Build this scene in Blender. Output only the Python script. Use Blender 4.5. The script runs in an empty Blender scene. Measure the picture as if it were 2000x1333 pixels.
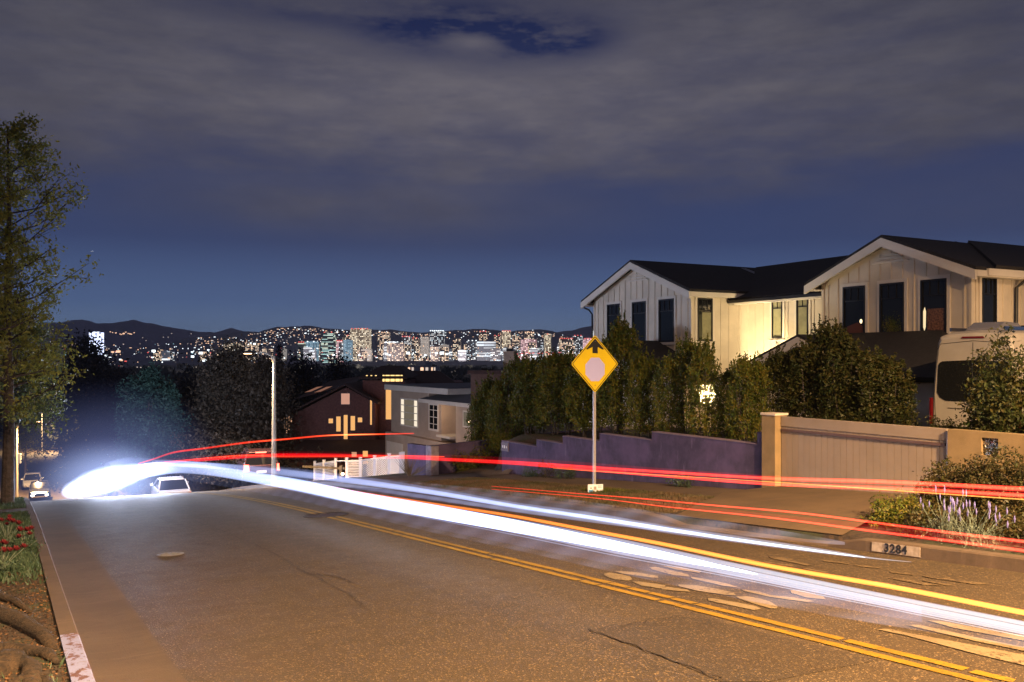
import bpy, math, random
import numpy as np
from math import sin, cos, pi, radians, atan2, sqrt, hypot
from mathutils import Vector

# ------------------------------------------------------------------ camera, world, exposure
SC = bpy.context.scene
COL = SC.collection
cam_d = bpy.data.cameras.new("camera"); cam = bpy.data.objects.new("camera", cam_d); COL.objects.link(cam)
cam_d.sensor_width = 36.0
HAZE = 4e-5
F = 1700.0                      # focal length in photo pixels (photo is 2000 wide)
cam_d.lens = 36.0 * F / 2000.0
cam_d.shift_y = 33.5 / 2000.0   # horizon a little under the middle of the frame
cam_d.clip_end = 60000; cam_d.clip_start = 0.05
cam.location = (0, 0, 0); cam.rotation_euler = (pi / 2, 0, 0)
SC.camera = cam
SC.view_settings.view_transform = 'Standard'; SC.view_settings.look = 'None'
SC.view_settings.exposure = 0.0; SC.view_settings.gamma = 1.0
SC.render.engine = 'CYCLES'
cy = SC.cycles
cy.use_denoising = True
try: cy.denoiser = 'OPENIMAGEDENOISE'
except Exception: pass
cy.max_bounces = 5; cy.diffuse_bounces = 2; cy.glossy_bounces = 2; cy.transparent_max_bounces = 16
cy.sample_clamp_indirect = 4.0; cy.use_light_tree = True

class NT:
    """tiny node-graph builder"""
    def __init__(s, tree): s.t = tree; s.t.nodes.clear()
    def n(s, typ, **kw):
        nd = s.t.nodes.new(typ)
        for k, v in kw.items():
            if k.startswith('i_'):
                key = k[2:]; key = int(key) if key.isdigit() else key.replace('_', ' ')
                s.set(nd, key, v)
            else: setattr(nd, k, v)
        return nd
    def set(s, nd, key, v):
        sock = nd.inputs[key]
        if isinstance(v, bpy.types.NodeSocket): s.t.links.new(v, sock)
        elif isinstance(v, bpy.types.Node): s.t.links.new(v.outputs[0], sock)
        else: sock.default_value = v
    def m(s, op, a, b=None, c=None, clamp=False):
        nd = s.t.nodes.new('ShaderNodeMath'); nd.operation = op; nd.use_clamp = clamp
        for i, v in enumerate((a, b, c)):
            if v is not None: s.set(nd, i, v)
        return nd.outputs[0]
    def mix(s, f, a, b, blend='MIX'):
        nd = s.t.nodes.new('ShaderNodeMix'); nd.data_type = 'RGBA'; nd.blend_type = blend
        s.set(nd, 0, f); s.set(nd, 6, a if not isinstance(a, tuple) else rgba(a)); s.set(nd, 7, b if not isinstance(b, tuple) else rgba(b))
        return nd.outputs[2]
    def ramp(s, f, stops, interp='LINEAR'):
        nd = s.t.nodes.new('ShaderNodeValToRGB'); nd.color_ramp.interpolation = interp
        s.set(nd, 0, f); e = nd.color_ramp.elements
        while len(e) < len(stops): e.new(0.5)
        for i, (p, c) in enumerate(stops):
            e[i].position = p; e[i].color = rgba(c if isinstance(c, tuple) else (c, c, c))
        return nd.outputs[0]
    def noise(s, vec, scale, detail=3.0, rough=0.55, out=0):
        nd = s.t.nodes.new('ShaderNodeTexNoise')
        if vec is not None: s.set(nd, 'Vector', vec)
        nd.inputs['Scale'].default_value = scale; nd.inputs['Detail'].default_value = detail; nd.inputs['Roughness'].default_value = rough
        return nd.outputs[out]
    def xyz(s, x, y, z):
        nd = s.t.nodes.new('ShaderNodeCombineXYZ')
        for i, v in enumerate((x, y, z)): s.set(nd, i, v)
        return nd.outputs[0]
    def smooth(s, v, a, b):
        nd = s.t.nodes.new('ShaderNodeMapRange'); nd.interpolation_type = 'SMOOTHSTEP'
        s.set(nd, 0, v); nd.inputs[1].default_value = a; nd.inputs[2].default_value = b
        return nd.outputs[0]
def rgba(c): return tuple(c) + (1.0,) if len(c) == 3 else tuple(c)

world = bpy.data.worlds.new("World"); SC.world = world; world.use_nodes = True
g = NT(world.node_tree)
tc = g.n('ShaderNodeTexCoord'); sp = g.n('ShaderNodeSeparateXYZ', i_0=tc.outputs['Generated'])
X, Y, Z = sp.outputs
hyp = g.m('SQRT', g.m('ADD', g.m('MULTIPLY', X, X), g.m('MULTIPLY', Y, Y)))
w = g.m('DIVIDE', Z, g.m('MAXIMUM', hyp, 0.05))
az = g.m('ARCTAN2', X, Y)
clear = g.ramp(g.m('MULTIPLY', w, 2.0, clamp=True), [(0.0, (.240, .340, .510)), (0.05, (.160, .240, .400)), (0.12, (.090, .146, .300)), (0.26, (.042, .064, .160)),
                                                     (0.5, (.036, .045, .112)), (0.78, (.013, .020, .070)), (1.0, (.008, .012, .05))])
pv = g.xyz(g.m('MULTIPLY', az, 2.2), g.m('MULTIPLY', w, 8.5), 1.7)
n1 = g.noise(pv, 1.25, 5.0, .55); n2 = g.noise(pv, 3.4, 6.0, .6); n3 = g.noise(g.xyz(g.m('MULTIPLY', az, 5.0), g.m('MULTIPLY', w, 13.0), 7.3), 2.6, 5.0, .6)
def gauss(cx, cw, sx, sw):
    a = g.m('DIVIDE', g.m('SUBTRACT', az, cx), sx); b = g.m('DIVIDE', g.m('SUBTRACT', w, cw), sw)
    return g.m('EXPONENT', g.m('MULTIPLY', g.m('ADD', g.m('MULTIPLY', a, a), g.m('MULTIPLY', b, b)), -1.0))
nn = g.m('MULTIPLY', g.m('SUBTRACT', n1, .5), .16); nn2 = g.m('MULTIPLY', g.m('SUBTRACT', n2, .5), .06)
wb = g.m('ADD', g.m('ADD', w, nn), nn2)
band = g.smooth(wb, .152, .272)
lobe = g.m('MULTIPLY', gauss(-.17, .175, .24, .04), .85)
rlobe = g.m('MULTIPLY', gauss(.52, .16, .17, .05), .35)
mask = g.m('MAXIMUM', g.m('MAXIMUM', band, lobe), rlobe)
hole = g.m('ADD', g.m('MULTIPLY', gauss(.035, .368, .085, .026), 1.35), g.m('MULTIPLY', gauss(-.08, .375, .10, .030), 1.15))
hole = g.m('ADD', hole, g.m('MULTIPLY', gauss(-.27, .385, .10, .02), .6))
hole = g.m('ADD', hole, g.m('MULTIPLY', gauss(-.05, .45, .12, .05), .6))
bright = gauss(-.045, .362, .042, .013)
hole = g.m('MULTIPLY', hole, g.m('SUBTRACT', 1.0, g.m('MULTIPLY', bright, .95)))
hole = g.m('MULTIPLY', hole, g.smooth(g.m('ADD', g.m('MULTIPLY', n3, .6), g.m('MULTIPLY', n2, .4)), .30, .62))
hole = g.m('MULTIPLY', hole, 1.12)
mask = g.m('SUBTRACT', mask, hole, clamp=True)
mask = g.m('MULTIPLY', mask, g.m('ADD', .62, g.m('MULTIPLY', g.smooth(n2, .25, .7), .38)))
cl = g.mix(gauss(-.03, .29, .45, .12), (.076, .074, .098), (.158, .145, .168))
cl = g.mix(g.m('MULTIPLY', bright, .45), cl, (.17, .155, .18))
cl = g.mix(g.smooth(n3, .3, .75), g.mix(1.0, cl, (.78, .79, .84), 'MULTIPLY'), cl)
skyc = g.mix(mask, clear, cl)
below = g.smooth(w, -.02, 0.0)
skyc = g.mix(below, (.03, .035, .06), skyc)
bg = g.n('ShaderNodeBackground', i_0=skyc, i_1=1.0)
g.n('ShaderNodeOutputWorld', i_0=bg)

# ------------------------------------------------------------------ object helpers
def thing(name, label, cat, loc=(0, 0, 0), rz=0.0, group=None, kind=None):
    o = bpy.data.objects.new(name, None); COL.objects.link(o); o.empty_display_size = .2
    o.location = loc; o.rotation_euler = (0, 0, rz)
    return tag(o, label, cat, group, kind)
def tag(o, label, cat=None, group=None, kind=None):
    if label: o['label'] = label
    if cat: o['category'] = cat
    if group: o['group'] = group
    if kind: o['kind'] = kind
    return o
def link(name, me, mat=None, parent=None, loc=None, rz=None):
    o = bpy.data.objects.new(name, me); COL.objects.link(o)
    if mat is not None and not me.materials: me.materials.append(mat)
    if parent: o.parent = parent
    if loc is not None: o.location = loc
    if rz is not None: o.rotation_euler = (0, 0, rz)
    return o
def kids(o): return [c for c in bpy.data.objects if c.parent == o]
def dup(o, loc=None, rz=None, scale=None, label=None, group=None, parent=None):
    c = o.copy(); COL.objects.link(c)
    if parent: c.parent = parent
    if loc is not None: c.location = loc
    if rz is not None: c.rotation_euler = (0, 0, rz)
    if scale is not None: c.scale = scale
    if label: c['label'] = label
    if group: c['group'] = group
    for k in kids(o): dup(k, parent=c)
    return c

class MB:
    def __init__(s): s.v = []; s.f = []; s.uv = None
    def add(s, vs, fs):
        b = len(s.v); s.v += [tuple(v) for v in vs]; s.f += [tuple(b + i for i in f) for f in fs]; return s
    def box(s, x0, x1, y0, y1, z0, z1):
        return s.add([(x, y, z) for z in (z0, z1) for x, y in ((x0, y0), (x1, y0), (x1, y1), (x0, y1))],
                     [(3, 2, 1, 0), (4, 5, 6, 7), (0, 1, 5, 4), (1, 2, 6, 5), (2, 3, 7, 6), (3, 0, 4, 7)])
    def loft(s, secs, cap=True, closed=True):
        n = len(secs[0]); b = len(s.v)
        for sec in secs: s.v += [tuple(v) for v in sec]
        for k in range(len(secs) - 1):
            for i in range(n if closed else n - 1):
                j = (i + 1) % n
                s.f.append((b + k * n + i, b + k * n + j, b + (k + 1) * n + j, b + (k + 1) * n + i))
        if cap:
            s.f.append(tuple(b + i for i in range(n))[::-1]); s.f.append(tuple(b + (len(secs) - 1) * n + i for i in range(n)))
        return s
    def prism(s, poly, x0, x1, axis='x'):
        """poly is 2-D; extruded along axis"""
        m = {'x': lambda a, b, c: (c, a, b), 'y': lambda a, b, c: (a, c, b), 'z': lambda a, b, c: (a, b, c)}[axis]
        return s.loft([[m(a, b, x0) for a, b in poly], [m(a, b, x1) for a, b in poly]])
    def tube(s, pts, r, n=8, cap=True):
        pts = [Vector(p) for p in pts]; rs = r if isinstance(r, (list, tuple)) else [r] * len(pts)
        secs = []; prev = None
        for i, p in enumerate(pts):
            t = (pts[min(i + 1, len(pts) - 1)] - pts[max(i - 1, 0)]).normalized()
            a = prev if prev is not None else (Vector((0, 0, 1)) if abs(t.z) < .9 else Vector((1, 0, 0)))
            u = (a - t * a.dot(t)).normalized(); v = t.cross(u); prev = u
            rr = rs[i]; ru, rv = rr if isinstance(rr, tuple) else (rr, rr)
            secs.append([p + u * (ru * cos(2 * pi * k / n)) + v * (rv * sin(2 * pi * k / n)) for k in range(n)])
        return s.loft(secs, cap)
    def lathe(s, prof, n=16, c=(0, 0, 0)):
        return s.loft([[(c[0] + r * cos(2 * pi * k / n), c[1] + r * sin(2 * pi * k / n), c[2] + z) for k in range(n)] for r, z in prof])
    def mesh(s, name):
        me = bpy.data.meshes.new(name); me.from_pydata(s.v, [], s.f); me.update(); return me
    def build(s, name, mat, parent=None, loc=None, rz=None, smooth=False, bevel=0):
        me = s.mesh(name)
        if smooth: me.polygons.foreach_set('use_smooth', [True] * len(me.polygons))
        o = link(name, me, mat, parent, loc, rz)
        if bevel:
            b = o.modifiers.new('bevel', 'BEVEL'); b.width = bevel; b.segments = 2; b.limit_method = 'ANGLE'
        return o
def npmesh(name, V, Q):
    """fast mesh from numpy arrays, Q is (n,k)"""
    me = bpy.data.meshes.new(name); k = Q.shape[1]; n = Q.shape[0]
    me.vertices.add(len(V)); me.vertices.foreach_set('co', V.astype(np.float32).ravel())
    me.loops.add(n * k); me.loops.foreach_set('vertex_index', Q.astype(np.int32).ravel())
    me.polygons.add(n); me.polygons.foreach_set('loop_start', np.arange(0, n * k, k, dtype=np.int32))
    me.polygons.foreach_set('loop_total', np.full(n, k, dtype=np.int32)); me.update(calc_edges=True); me.validate(); return me

# ------------------------------------------------------------------ materials
def newmat(name):
    m = bpy.data.materials.new(name); m.use_nodes = True; return m, NT(m.node_tree)
def finish(g, bsdf): g.n('ShaderNodeOutputMaterial', i_0=bsdf)
def pbr(name, col, rough=.6, metal=0.0, nscale=0, namt=.25, bump=0, bscale=60, spec=.5, col2=None, det=5.0, ndist=.01):
    m, g = newmat(name)
    tc = g.n('ShaderNodeTexCoord').outputs['Object']
    c = rgba(col)
    if nscale:
        c2 = col2 or tuple(x * (1 - namt) for x in col)
        c = g.mix(g.smooth(g.noise(tc, nscale, det, .6), .32, .68), col, c2)
    b = g.n('ShaderNodeBsdfPrincipled', i_Base_Color=c, i_Roughness=rough, i_Metallic=metal)
    b.inputs['Specular IOR Level'].default_value = spec
    if bump:
        bn = g.n('ShaderNodeBump', i_Height=g.noise(tc, bscale, 4.0), i_Strength=bump, i_Distance=ndist); g.set(b, 'Normal', bn.outputs[0])
    finish(g, b); return m
def emit(name, col, st, sample=True):
    m, g = newmat(name); e = g.n('ShaderNodeEmission', i_0=rgba(col), i_1=st); finish(g, e)
    if not sample: m.cycles.emission_sampling = 'NONE'
    return m
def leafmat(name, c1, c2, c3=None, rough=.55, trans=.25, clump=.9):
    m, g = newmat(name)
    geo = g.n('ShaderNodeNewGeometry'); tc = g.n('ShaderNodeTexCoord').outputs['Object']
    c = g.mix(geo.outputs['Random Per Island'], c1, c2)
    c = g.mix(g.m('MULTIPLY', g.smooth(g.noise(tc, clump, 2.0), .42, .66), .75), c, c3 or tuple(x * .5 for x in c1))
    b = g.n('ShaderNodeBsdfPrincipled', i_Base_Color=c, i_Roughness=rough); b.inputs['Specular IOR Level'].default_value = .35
    t = g.n('ShaderNodeBsdfTranslucent', i_0=c)
    mx = g.n('ShaderNodeMixShader', i_0=trans, i_1=b, i_2=t); finish(g, mx); return m

# asphalt: brown-grey binder, pale aggregate specks, oil streaks along the lanes
def asphalt(name, base, dark):
    m, g = newmat(name); tc = g.n('ShaderNodeTexCoord').outputs['Object']
    vo = g.n('ShaderNodeTexVoronoi', i_Vector=tc, i_Scale=85.0)
    rnd = g.n('ShaderNodeSeparateColor', i_0=vo.outputs['Color']).outputs[0]
    n_big = g.noise(tc, .35, 5.0, .6); n_mid = g.noise(tc, 3.0, 4.0, .6); n_f = g.noise(tc, 55.0, 3.0, .7)
    mp = g.n('ShaderNodeMapping', i_0=tc); mp.inputs['Scale'].default_value = (1.6, .07, 1)
    n_str = g.noise(mp.outputs[0], 1.0, 5.0, .65)
    c = g.mix(g.smooth(n_big, .3, .7), base, tuple(x * .78 for x in base))
    c = g.mix(g.m('MULTIPLY', g.smooth(n_str, .48, .75), .55), c, dark)
    c = g.mix(g.m('MULTIPLY', g.smooth(n_mid, .55, .8), .35), c, dark)
    c = g.mix(g.smooth(n_f, .35, .65), c, g.mix(1.0, c, (.55, .55, .55), 'MULTIPLY'))
    c = g.mix(g.m('MULTIPLY', g.smooth(rnd, .87, .96), .8), c, tuple(min(1, x * 3.0) for x in base))
    c = g.mix(g.m('MULTIPLY', g.smooth(rnd, .0, .12), .0), c, dark)
    vc = g.n('ShaderNodeTexVoronoi', i_Vector=g.n('ShaderNodeVectorMath', operation='ADD', i_0=tc, i_1=g.n('ShaderNodeVectorMath', operation='SCALE', i_0=g.noise(tc, 1.2, 5.0, .6, 1), i_Scale=.9).outputs[0]).outputs[0], i_Scale=.17, feature='DISTANCE_TO_EDGE')
    crack = g.m('MULTIPLY', g.m('SUBTRACT', 1.0, g.smooth(vc.outputs[0], .0, .0022)), g.smooth(g.noise(tc, .5, 2.0), .5, .62))
    c = g.mix(g.m('MULTIPLY', crack, .8), c, tuple(x * .35 for x in dark))
    b = g.n('ShaderNodeBsdfPrincipled', i_Base_Color=c, i_Roughness=g.m('ADD', .58, g.m('MULTIPLY', n_mid, .3)))
    h = g.m('ADD', g.m('MULTIPLY', vo.outputs[0], 1.0), g.m('MULTIPLY', n_f, .6))
    bn = g.n('ShaderNodeBump', i_Height=h, i_Strength=.55, i_Distance=.006); g.set(b, 'Normal', bn.outputs[0])
    finish(g, b); return m
M = {}
M['asphalt'] = asphalt('asphalt', (.066, .044, .020), (.028, .019, .010))
M['asphalt_patch'] = asphalt('asphalt_patch', (.050, .033, .015), (.024, .017, .010))
def concrete(name, col, joint=0):
    m, g = newmat(name); tc = g.n('ShaderNodeTexCoord').outputs['Object']
    mp = g.n('ShaderNodeMapping', i_0=tc); mp.inputs['Scale'].default_value = (6, .8, 1)
    c = g.mix(g.smooth(g.noise(tc, 1.1, 6.0, .65), .3, .7), col, tuple(x * .68 for x in col))
    mp2 = g.n('ShaderNodeMapping', i_0=tc); mp2.inputs['Scale'].default_value = (.7, 9, 1)
    c = g.mix(g.m('MULTIPLY', g.smooth(g.noise(mp2.outputs[0], 1.0, 5.0, .7), .52, .7), .45), c, tuple(x * 1.35 for x in col))
    c = g.mix(g.m('MULTIPLY', g.smooth(g.noise(tc, 45.0, 3.0), .45, .75), .4), c, tuple(x * .6 for x in col))
    c = g.mix(g.m('MULTIPLY', g.smooth(g.noise(tc, 7.0, 4.0), .56, .7), .4), c, tuple(x * .5 for x in col))
    b = g.n('ShaderNodeBsdfPrincipled', i_Base_Color=c, i_Roughness=.8)
    bn = g.n('ShaderNodeBump', i_Height=g.noise(tc, 70.0, 4.0), i_Strength=.4, i_Distance=.006); g.set(b, 'Normal', bn.outputs[0])
    finish(g, b); return m
M['gutter'] = concrete('gutter_concrete', (.088, .060, .036))
M['kerb'] = concrete('kerb_concrete', (.12, .083, .055))
M['walk'] = concrete('sidewalk_concrete', (.115, .077, .045))
M['drive'] = concrete('driveway_concrete', (.125, .080, .042))
def verge_mat():
    m, g = newmat('verge_soil'); tc = g.n('ShaderNodeTexCoord').outputs['Object']
    c = g.mix(g.smooth(g.noise(tc, 14.0, 5.0, .7), .35, .65), (.075, .048, .03), (.022, .016, .012))
    c = g.mix(g.m('MULTIPLY', g.smooth(g.noise(tc, 1.6, 4.0), .45, .62), .8), c, (.035, .045, .018))
    b = g.n('ShaderNodeBsdfPrincipled', i_Base_Color=c, i_Roughness=.95)
    bn = g.n('ShaderNodeBump', i_Height=g.noise(tc, 30.0, 5.0, .7), i_Strength=.9, i_Distance=.03); g.set(b, 'Normal', bn.outputs[0]); finish(g, b); return m
M['soil'] = verge_mat()
def worn(name, col, under, thr):
    m, g = newmat(name); tc = g.n('ShaderNodeTexCoord').outputs['Object']
    c = g.mix(g.smooth(g.noise(tc, 4.0, 5.0, .6), .35, .7), col, tuple(x * .72 for x in col))
    wr = g.smooth(g.m('ADD', g.m('MULTIPLY', g.noise(tc, 26.0, 5.0, .75), .7), g.m('MULTIPLY', g.noise(tc, 3.0, 3.0), .3)), thr, thr + .05)
    c = g.mix(wr, c, under); b = g.n('ShaderNodeBsdfPrincipled', i_Base_Color=c, i_Roughness=.7)
    bn = g.n('ShaderNodeBump', i_Height=g.noise(tc, 80.0, 3.0), i_Strength=.5, i_Distance=.005); g.set(b, 'Normal', bn.outputs[0]); finish(g, b); return m
M['white_paint'] = worn('white_road_paint', (.20, .150, .080), (.05, .032, .015), .555)
M['worn_paint'] = worn('worn_road_paint', (.15, .105, .05), (.05, .032, .015), .49)
M['yellow'] = worn('yellow_road_paint', (.24, .135, .004), (.07, .042, .012), .56)
M['iron'] = pbr('cast_iron', (.05, .035, .03), .55, .5, nscale=12, bump=.5, bscale=30)
M['crack'] = pbr('crack_tar', (.022, .015, .010), .8)
M['black'] = pbr('black_paint', (.012, .012, .013), .45)
M['darkmetal'] = pbr('dark_metal', (.03, .03, .032), .4, .6)
M['chrome'] = pbr('brushed_chrome', (.55, .55, .56), .25, 1.0)
M['galv'] = pbr('galvanised_steel', (.52, .50, .52), .42, .55, nscale=20, namt=.15)
M['board'] = pbr('white_board_siding', (.78, .68, .54), .6, nscale=.8, namt=.20, bump=.08, bscale=20)
M['trim'] = pbr('white_trim', (.76, .69, .59), .5, nscale=2, namt=.06)
M['roof'] = pbr('dark_shingles', (.022, .019, .022), .85, nscale=8, namt=.4, bump=.5, bscale=14)
M['stucco_cream'] = pbr('cream_stucco', (.28, .195, .095), .85, nscale=3, namt=.2, bump=.5, bscale=70)
M['gate'] = pbr('cream_gate_paint', (.29, .23, .18), .6, nscale=2, namt=.12)
M['stucco_grey'] = pbr('taupe_stucco', (.40, .29, .21), .9, nscale=1.2, namt=.15, bump=.3, bscale=50)
M['cream'] = pbr('cream_woodwork', (.62, .53, .43), .6, nscale=2, namt=.08)
M['brownwood'] = pbr('brown_shingle_wall', (.17, .062, .05), .8, nscale=6, namt=.45, bump=.4, bscale=18)
M['redroof'] = pbr('red_brown_roof', (.06, .026, .022), .85, nscale=5, namt=.4)
M['greyroof'] = pbr('grey_composition_roof', (.13, .125, .13), .85, nscale=5, namt=.2)
M['bark'] = pbr('bark', (.10, .080, .075), .9, nscale=9, col2=(.045, .036, .034), bump=.9, bscale=22, ndist=.03)
M['root'] = pbr('root_bark', (.060, .037, .020), .95, nscale=16, col2=(.020, .013, .008), bump=1.0, bscale=38, ndist=.04, det=8)
M['bark_lamp'] = M['bark']
M['carwhite'] = pbr('white_car_paint', (.36, .35, .36), .25, spec=.6)
M['vanwhite'] = pbr('van_paint', (.40, .37, .33), .32, nscale=1.5, namt=.12)
M['carblack'] = pbr('dark_car_paint', (.02, .022, .03), .2, spec=.7)
M['carsilver'] = pbr('silver_car_paint', (.35, .34, .36), .25, .6)
M['tyre'] = pbr('tyre_rubber', (.018, .018, .018), .85)
M['glass'] = pbr('dark_glass', (.010, .011, .013), .06, spec=1.0)
M['houseglass'] = pbr('window_glass', (.012, .014, .016), .06, spec=.28)
M['curtain'] = pbr('curtain', (.30, .29, .17), .8, nscale=3, namt=.3)
M['redlens'] = pbr('red_lens', (.12, .005, .008), .25)
M['redglow'] = emit('lit_brake_lamp', (1, .10, .06), 9)
M['redglow_dim'] = emit('lit_tail_lamp', (1, .03, .04), 1.2)
M['whiteglow'] = emit('lit_headlamp', (.9, .95, 1), 14)
M['plate'] = pbr('number_plate', (.7, .7, .72), .5)
M['signyellow'] = pbr('sign_yellow', (.64, .48, .006), .4, nscale=1.5, namt=.1)
M['signpink'] = pbr('sign_octagon', (.42, .42, .78), .4)
M['lattice'] = pbr('white_vinyl', (.72, .70, .72), .45)
M['oldwood'] = pbr('weathered_wood', (.20, .16, .11), .8, nscale=6, namt=.4)

def purple_wall():
    m, g = newmat('purple_stucco'); tc = g.n('ShaderNodeTexCoord').outputs['Object']
    mp = g.n('ShaderNodeMapping', i_0=tc); mp.inputs['Scale'].default_value = (1, 3.2, .7)
    c = g.mix(g.smooth(g.noise(tc, 1.6, 6.0, .65), .3, .7), (.105, .076, .170), (.048, .037, .085))
    c = g.mix(g.m('MULTIPLY', g.smooth(g.noise(mp.outputs[0], 2.0, 6.0, .7), .56, .75), .5), c, (.22, .18, .32))
    b = g.n('ShaderNodeBsdfPrincipled', i_Base_Color=c, i_Roughness=.9)
    bn = g.n('ShaderNodeBump', i_Height=g.noise(tc, 60.0, 4.0), i_Strength=.4, i_Distance=.008); g.set(b, 'Normal', bn.outputs[0]); finish(g, b); return m
M['purple'] = purple_wall()
def kerb_paint():
    m, g = newmat('worn_white_red_kerb_paint'); tc = g.n('ShaderNodeTexCoord').outputs['Object']
    mp = g.n('ShaderNodeMapping', i_0=tc); mp.inputs['Scale'].default_value = (1.5, 1, 1)
    n = g.noise(mp.outputs[0], 7.0, 6.0, .7)
    c = g.mix(g.smooth(n, .50, .56), (.27, .29, .50), (.13, .06, .045))
    c = g.mix(g.smooth(g.noise(tc, 16.0, 5.0, .7), .58, .66), c, (.22, .15, .12))
    b = g.n('ShaderNodeBsdfPrincipled', i_Base_Color=c, i_Roughness=.6)
    bn = g.n('ShaderNodeBump', i_Height=n, i_Strength=.6, i_Distance=.01); g.set(b, 'Normal', bn.outputs[0]); finish(g, b); return m
M['kerb_paint'] = kerb_paint()

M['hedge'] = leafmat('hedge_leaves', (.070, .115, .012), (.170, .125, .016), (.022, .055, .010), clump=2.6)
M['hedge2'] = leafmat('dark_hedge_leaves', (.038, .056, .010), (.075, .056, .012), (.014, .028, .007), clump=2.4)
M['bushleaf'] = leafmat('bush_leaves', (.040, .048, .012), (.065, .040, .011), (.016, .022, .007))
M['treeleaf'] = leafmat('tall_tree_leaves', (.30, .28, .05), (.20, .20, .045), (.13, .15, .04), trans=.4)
M['treeleaf4'] = leafmat('drooping_tree_leaves', (.15, .16, .05), (.11, .13, .05), (.05, .07, .035), trans=.4)
M['treeleaf2'] = leafmat('feathery_tree_leaves', (.045, .105, .085), (.06, .13, .10), (.022, .058, .05))
M['treeleaf3'] = leafmat('brown_green_leaves', (.12, .095, .07), (.15, .115, .08), (.06, .055, .045))
M['treedark'] = leafmat('dark_tree_leaves', (.05, .055, .07), (.07, .07, .08), (.03, .035, .05))  # dark blue-grey leaf colour
M['woods'] = leafmat('far_woods_leaves', (.06, .068, .052), (.085, .085, .062), (.035, .042, .038), clump=.02)
M['grass'] = leafmat('grass_blades', (.045, .085, .048), (.07, .11, .062), (.026, .048, .026))
M['drygrass'] = leafmat('dry_grass', (.16, .10, .055), (.10, .068, .040), (.055, .065, .022))
M['mulch'] = leafmat('mulch_chips', (.17, .085, .035), (.06, .035, .02), (.03, .02, .018), trans=0)
M['lavleaf'] = leafmat('lavender_leaves', (.13, .17, .13), (.18, .22, .17), (.08, .11, .08))
M['lavflower'] = pbr('lavender_flower', (.16, .15, .42), .8)
M['redflower'] = pbr('red_petals', (.12, .008, .014), .6)

def trail_mat(name, core, edge, st, power=1.5, alpha=1.0, stripes=0, front=False):
    m, g = newmat(name)
    lw = g.n('ShaderNodeLayerWeight', i_0=.5); f = g.m('SUBTRACT', 1.0, lw.outputs['Facing'])
    a = g.m('POWER', f, power)
    if alpha < 1: a = g.m('MULTIPLY', a, alpha)
    if front: a = g.m('MULTIPLY', a, g.m('SUBTRACT', 1.0, g.n('ShaderNodeNewGeometry').outputs['Backfacing']))
    if stripes:
        uv = g.n('ShaderNodeTexCoord').outputs['Object']
        wv = g.n('ShaderNodeTexWave', i_Vector=uv, i_Scale=stripes, bands_direction='DIAGONAL'); wv.inputs['Distortion'].default_value = .3
        a = g.m('MULTIPLY', a, g.m('ADD', .25, g.m('MULTIPLY', wv.outputs['Fac'], .75)))
    col = g.mix(g.smooth(f, .25, .85), edge, core)
    e = g.n('ShaderNodeEmission', i_0=col, i_1=g.m('MULTIPLY', a, st)); t = g.n('ShaderNodeBsdfTransparent')
    mx = g.n('ShaderNodeAddShader', i_0=e, i_1=t); finish(g, mx)      # exposure trails and lens bloom as glow: adds, never blocks
    m.cycles.emission_sampling = 'NONE' if st < 1.5 else 'FRONT'
    return m

# ------------------------------------------------------------------ road frame and terrain
D = (-.5, .8660254); P = (.8660254, .5)          # down the street, across it to the right
RZ = radians(30)
def W(t, S, z=0.0): return (t * P[0] + S * D[0], t * P[1] + S * D[1], z)
def ST(x, y): return (x * P[0] + y * P[1], x * D[0] + y * D[1])      # (t, S)
_sl = [(-400, .0784), (18, .0784), (48, .180), (58, .180), (100, .045), (400, .043), (700, .024), (1500, .016), (1501, 0), (60000, 0)]
_Ss = np.concatenate([np.arange(-400, 600, .5), np.arange(600, 1600, 5.0)])
_slv = np.interp(_Ss, [a for a, b in _sl], [b for a, b in _sl])
_zt = np.concatenate([[0], -np.cumsum((_slv[1:] + _slv[:-1]) / 2 * np.diff(_Ss))])
_zt = _zt - np.interp(0, _Ss, _zt) - 1.9
def zr(S): return float(np.interp(S, _Ss, _zt))
def sm(v, a, b):
    k = min(1, max(0, (v - a) / (b - a))); return k * k * (3 - 2 * k)
def zroad(S, t):                                   # road surface, slightly lower on the right past the crest
    return zr(S) - .016 * sm(S, 22, 36) * (1 - sm(S, 60, 110)) * (t - 6)
TL0, TL1, TR0, TR1 = .38, .55, 9.5, 9.68            # kerbs
GL = 1.16                                          # left gutter edge
_pad = [(-60, 1.2), (0, -1.75), (8, -2.0), (24, -2.45), (27, -3.3), (31, -4.4), (45, -6.0), (60, -8.6), (100, -13.6)]
def zpad(S):
    if S > 100: return zr(S) + .3
    return float(np.interp(S, [a for a, b in _pad], [b for a, b in _pad]))
def ground(t, S):
    """open ground beside the road"""
    zz = zroad(S, min(max(t, TL0), TR1))
    if t >= TR1:
        zz += .13 + .012 * (min(t, 13.3) - TR1)
        if t > 13.45: zz += (zpad(S) - zz) * sm(t, 13.45, 13.9 if S < 25 else 16 + min(20, max(0, S - 25) * .6))
    elif t <= TL0:
        zz += .13 + .02 * (TL0 - max(t, -3)) + .02 * sin(S * 1.7) * sm(-t, 0, 1.5)
    return zz
def px_on(px, py, dz=0.0):
    """point where the street plane, raised by dz, lies under a photo pixel (near, straight part)"""
    u = (px - 1000) / F; v = (700 - py) / F
    Yd = (1.9 - dz) / (-v - .0679 + .0392 * u)
    return u * Yd, Yd
def px_t(px, py, t):
    """point at lateral offset t of the street seen at a photo pixel"""
    u = (px - 1000) / F; Yd = t / (P[1] + P[0] * u)
    return (u * Yd, Yd, (700 - py) / F * Yd)
def at(px, py, Yd): return ((px - 1000) / F * Yd, Yd, (700 - py) / F * Yd)

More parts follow.
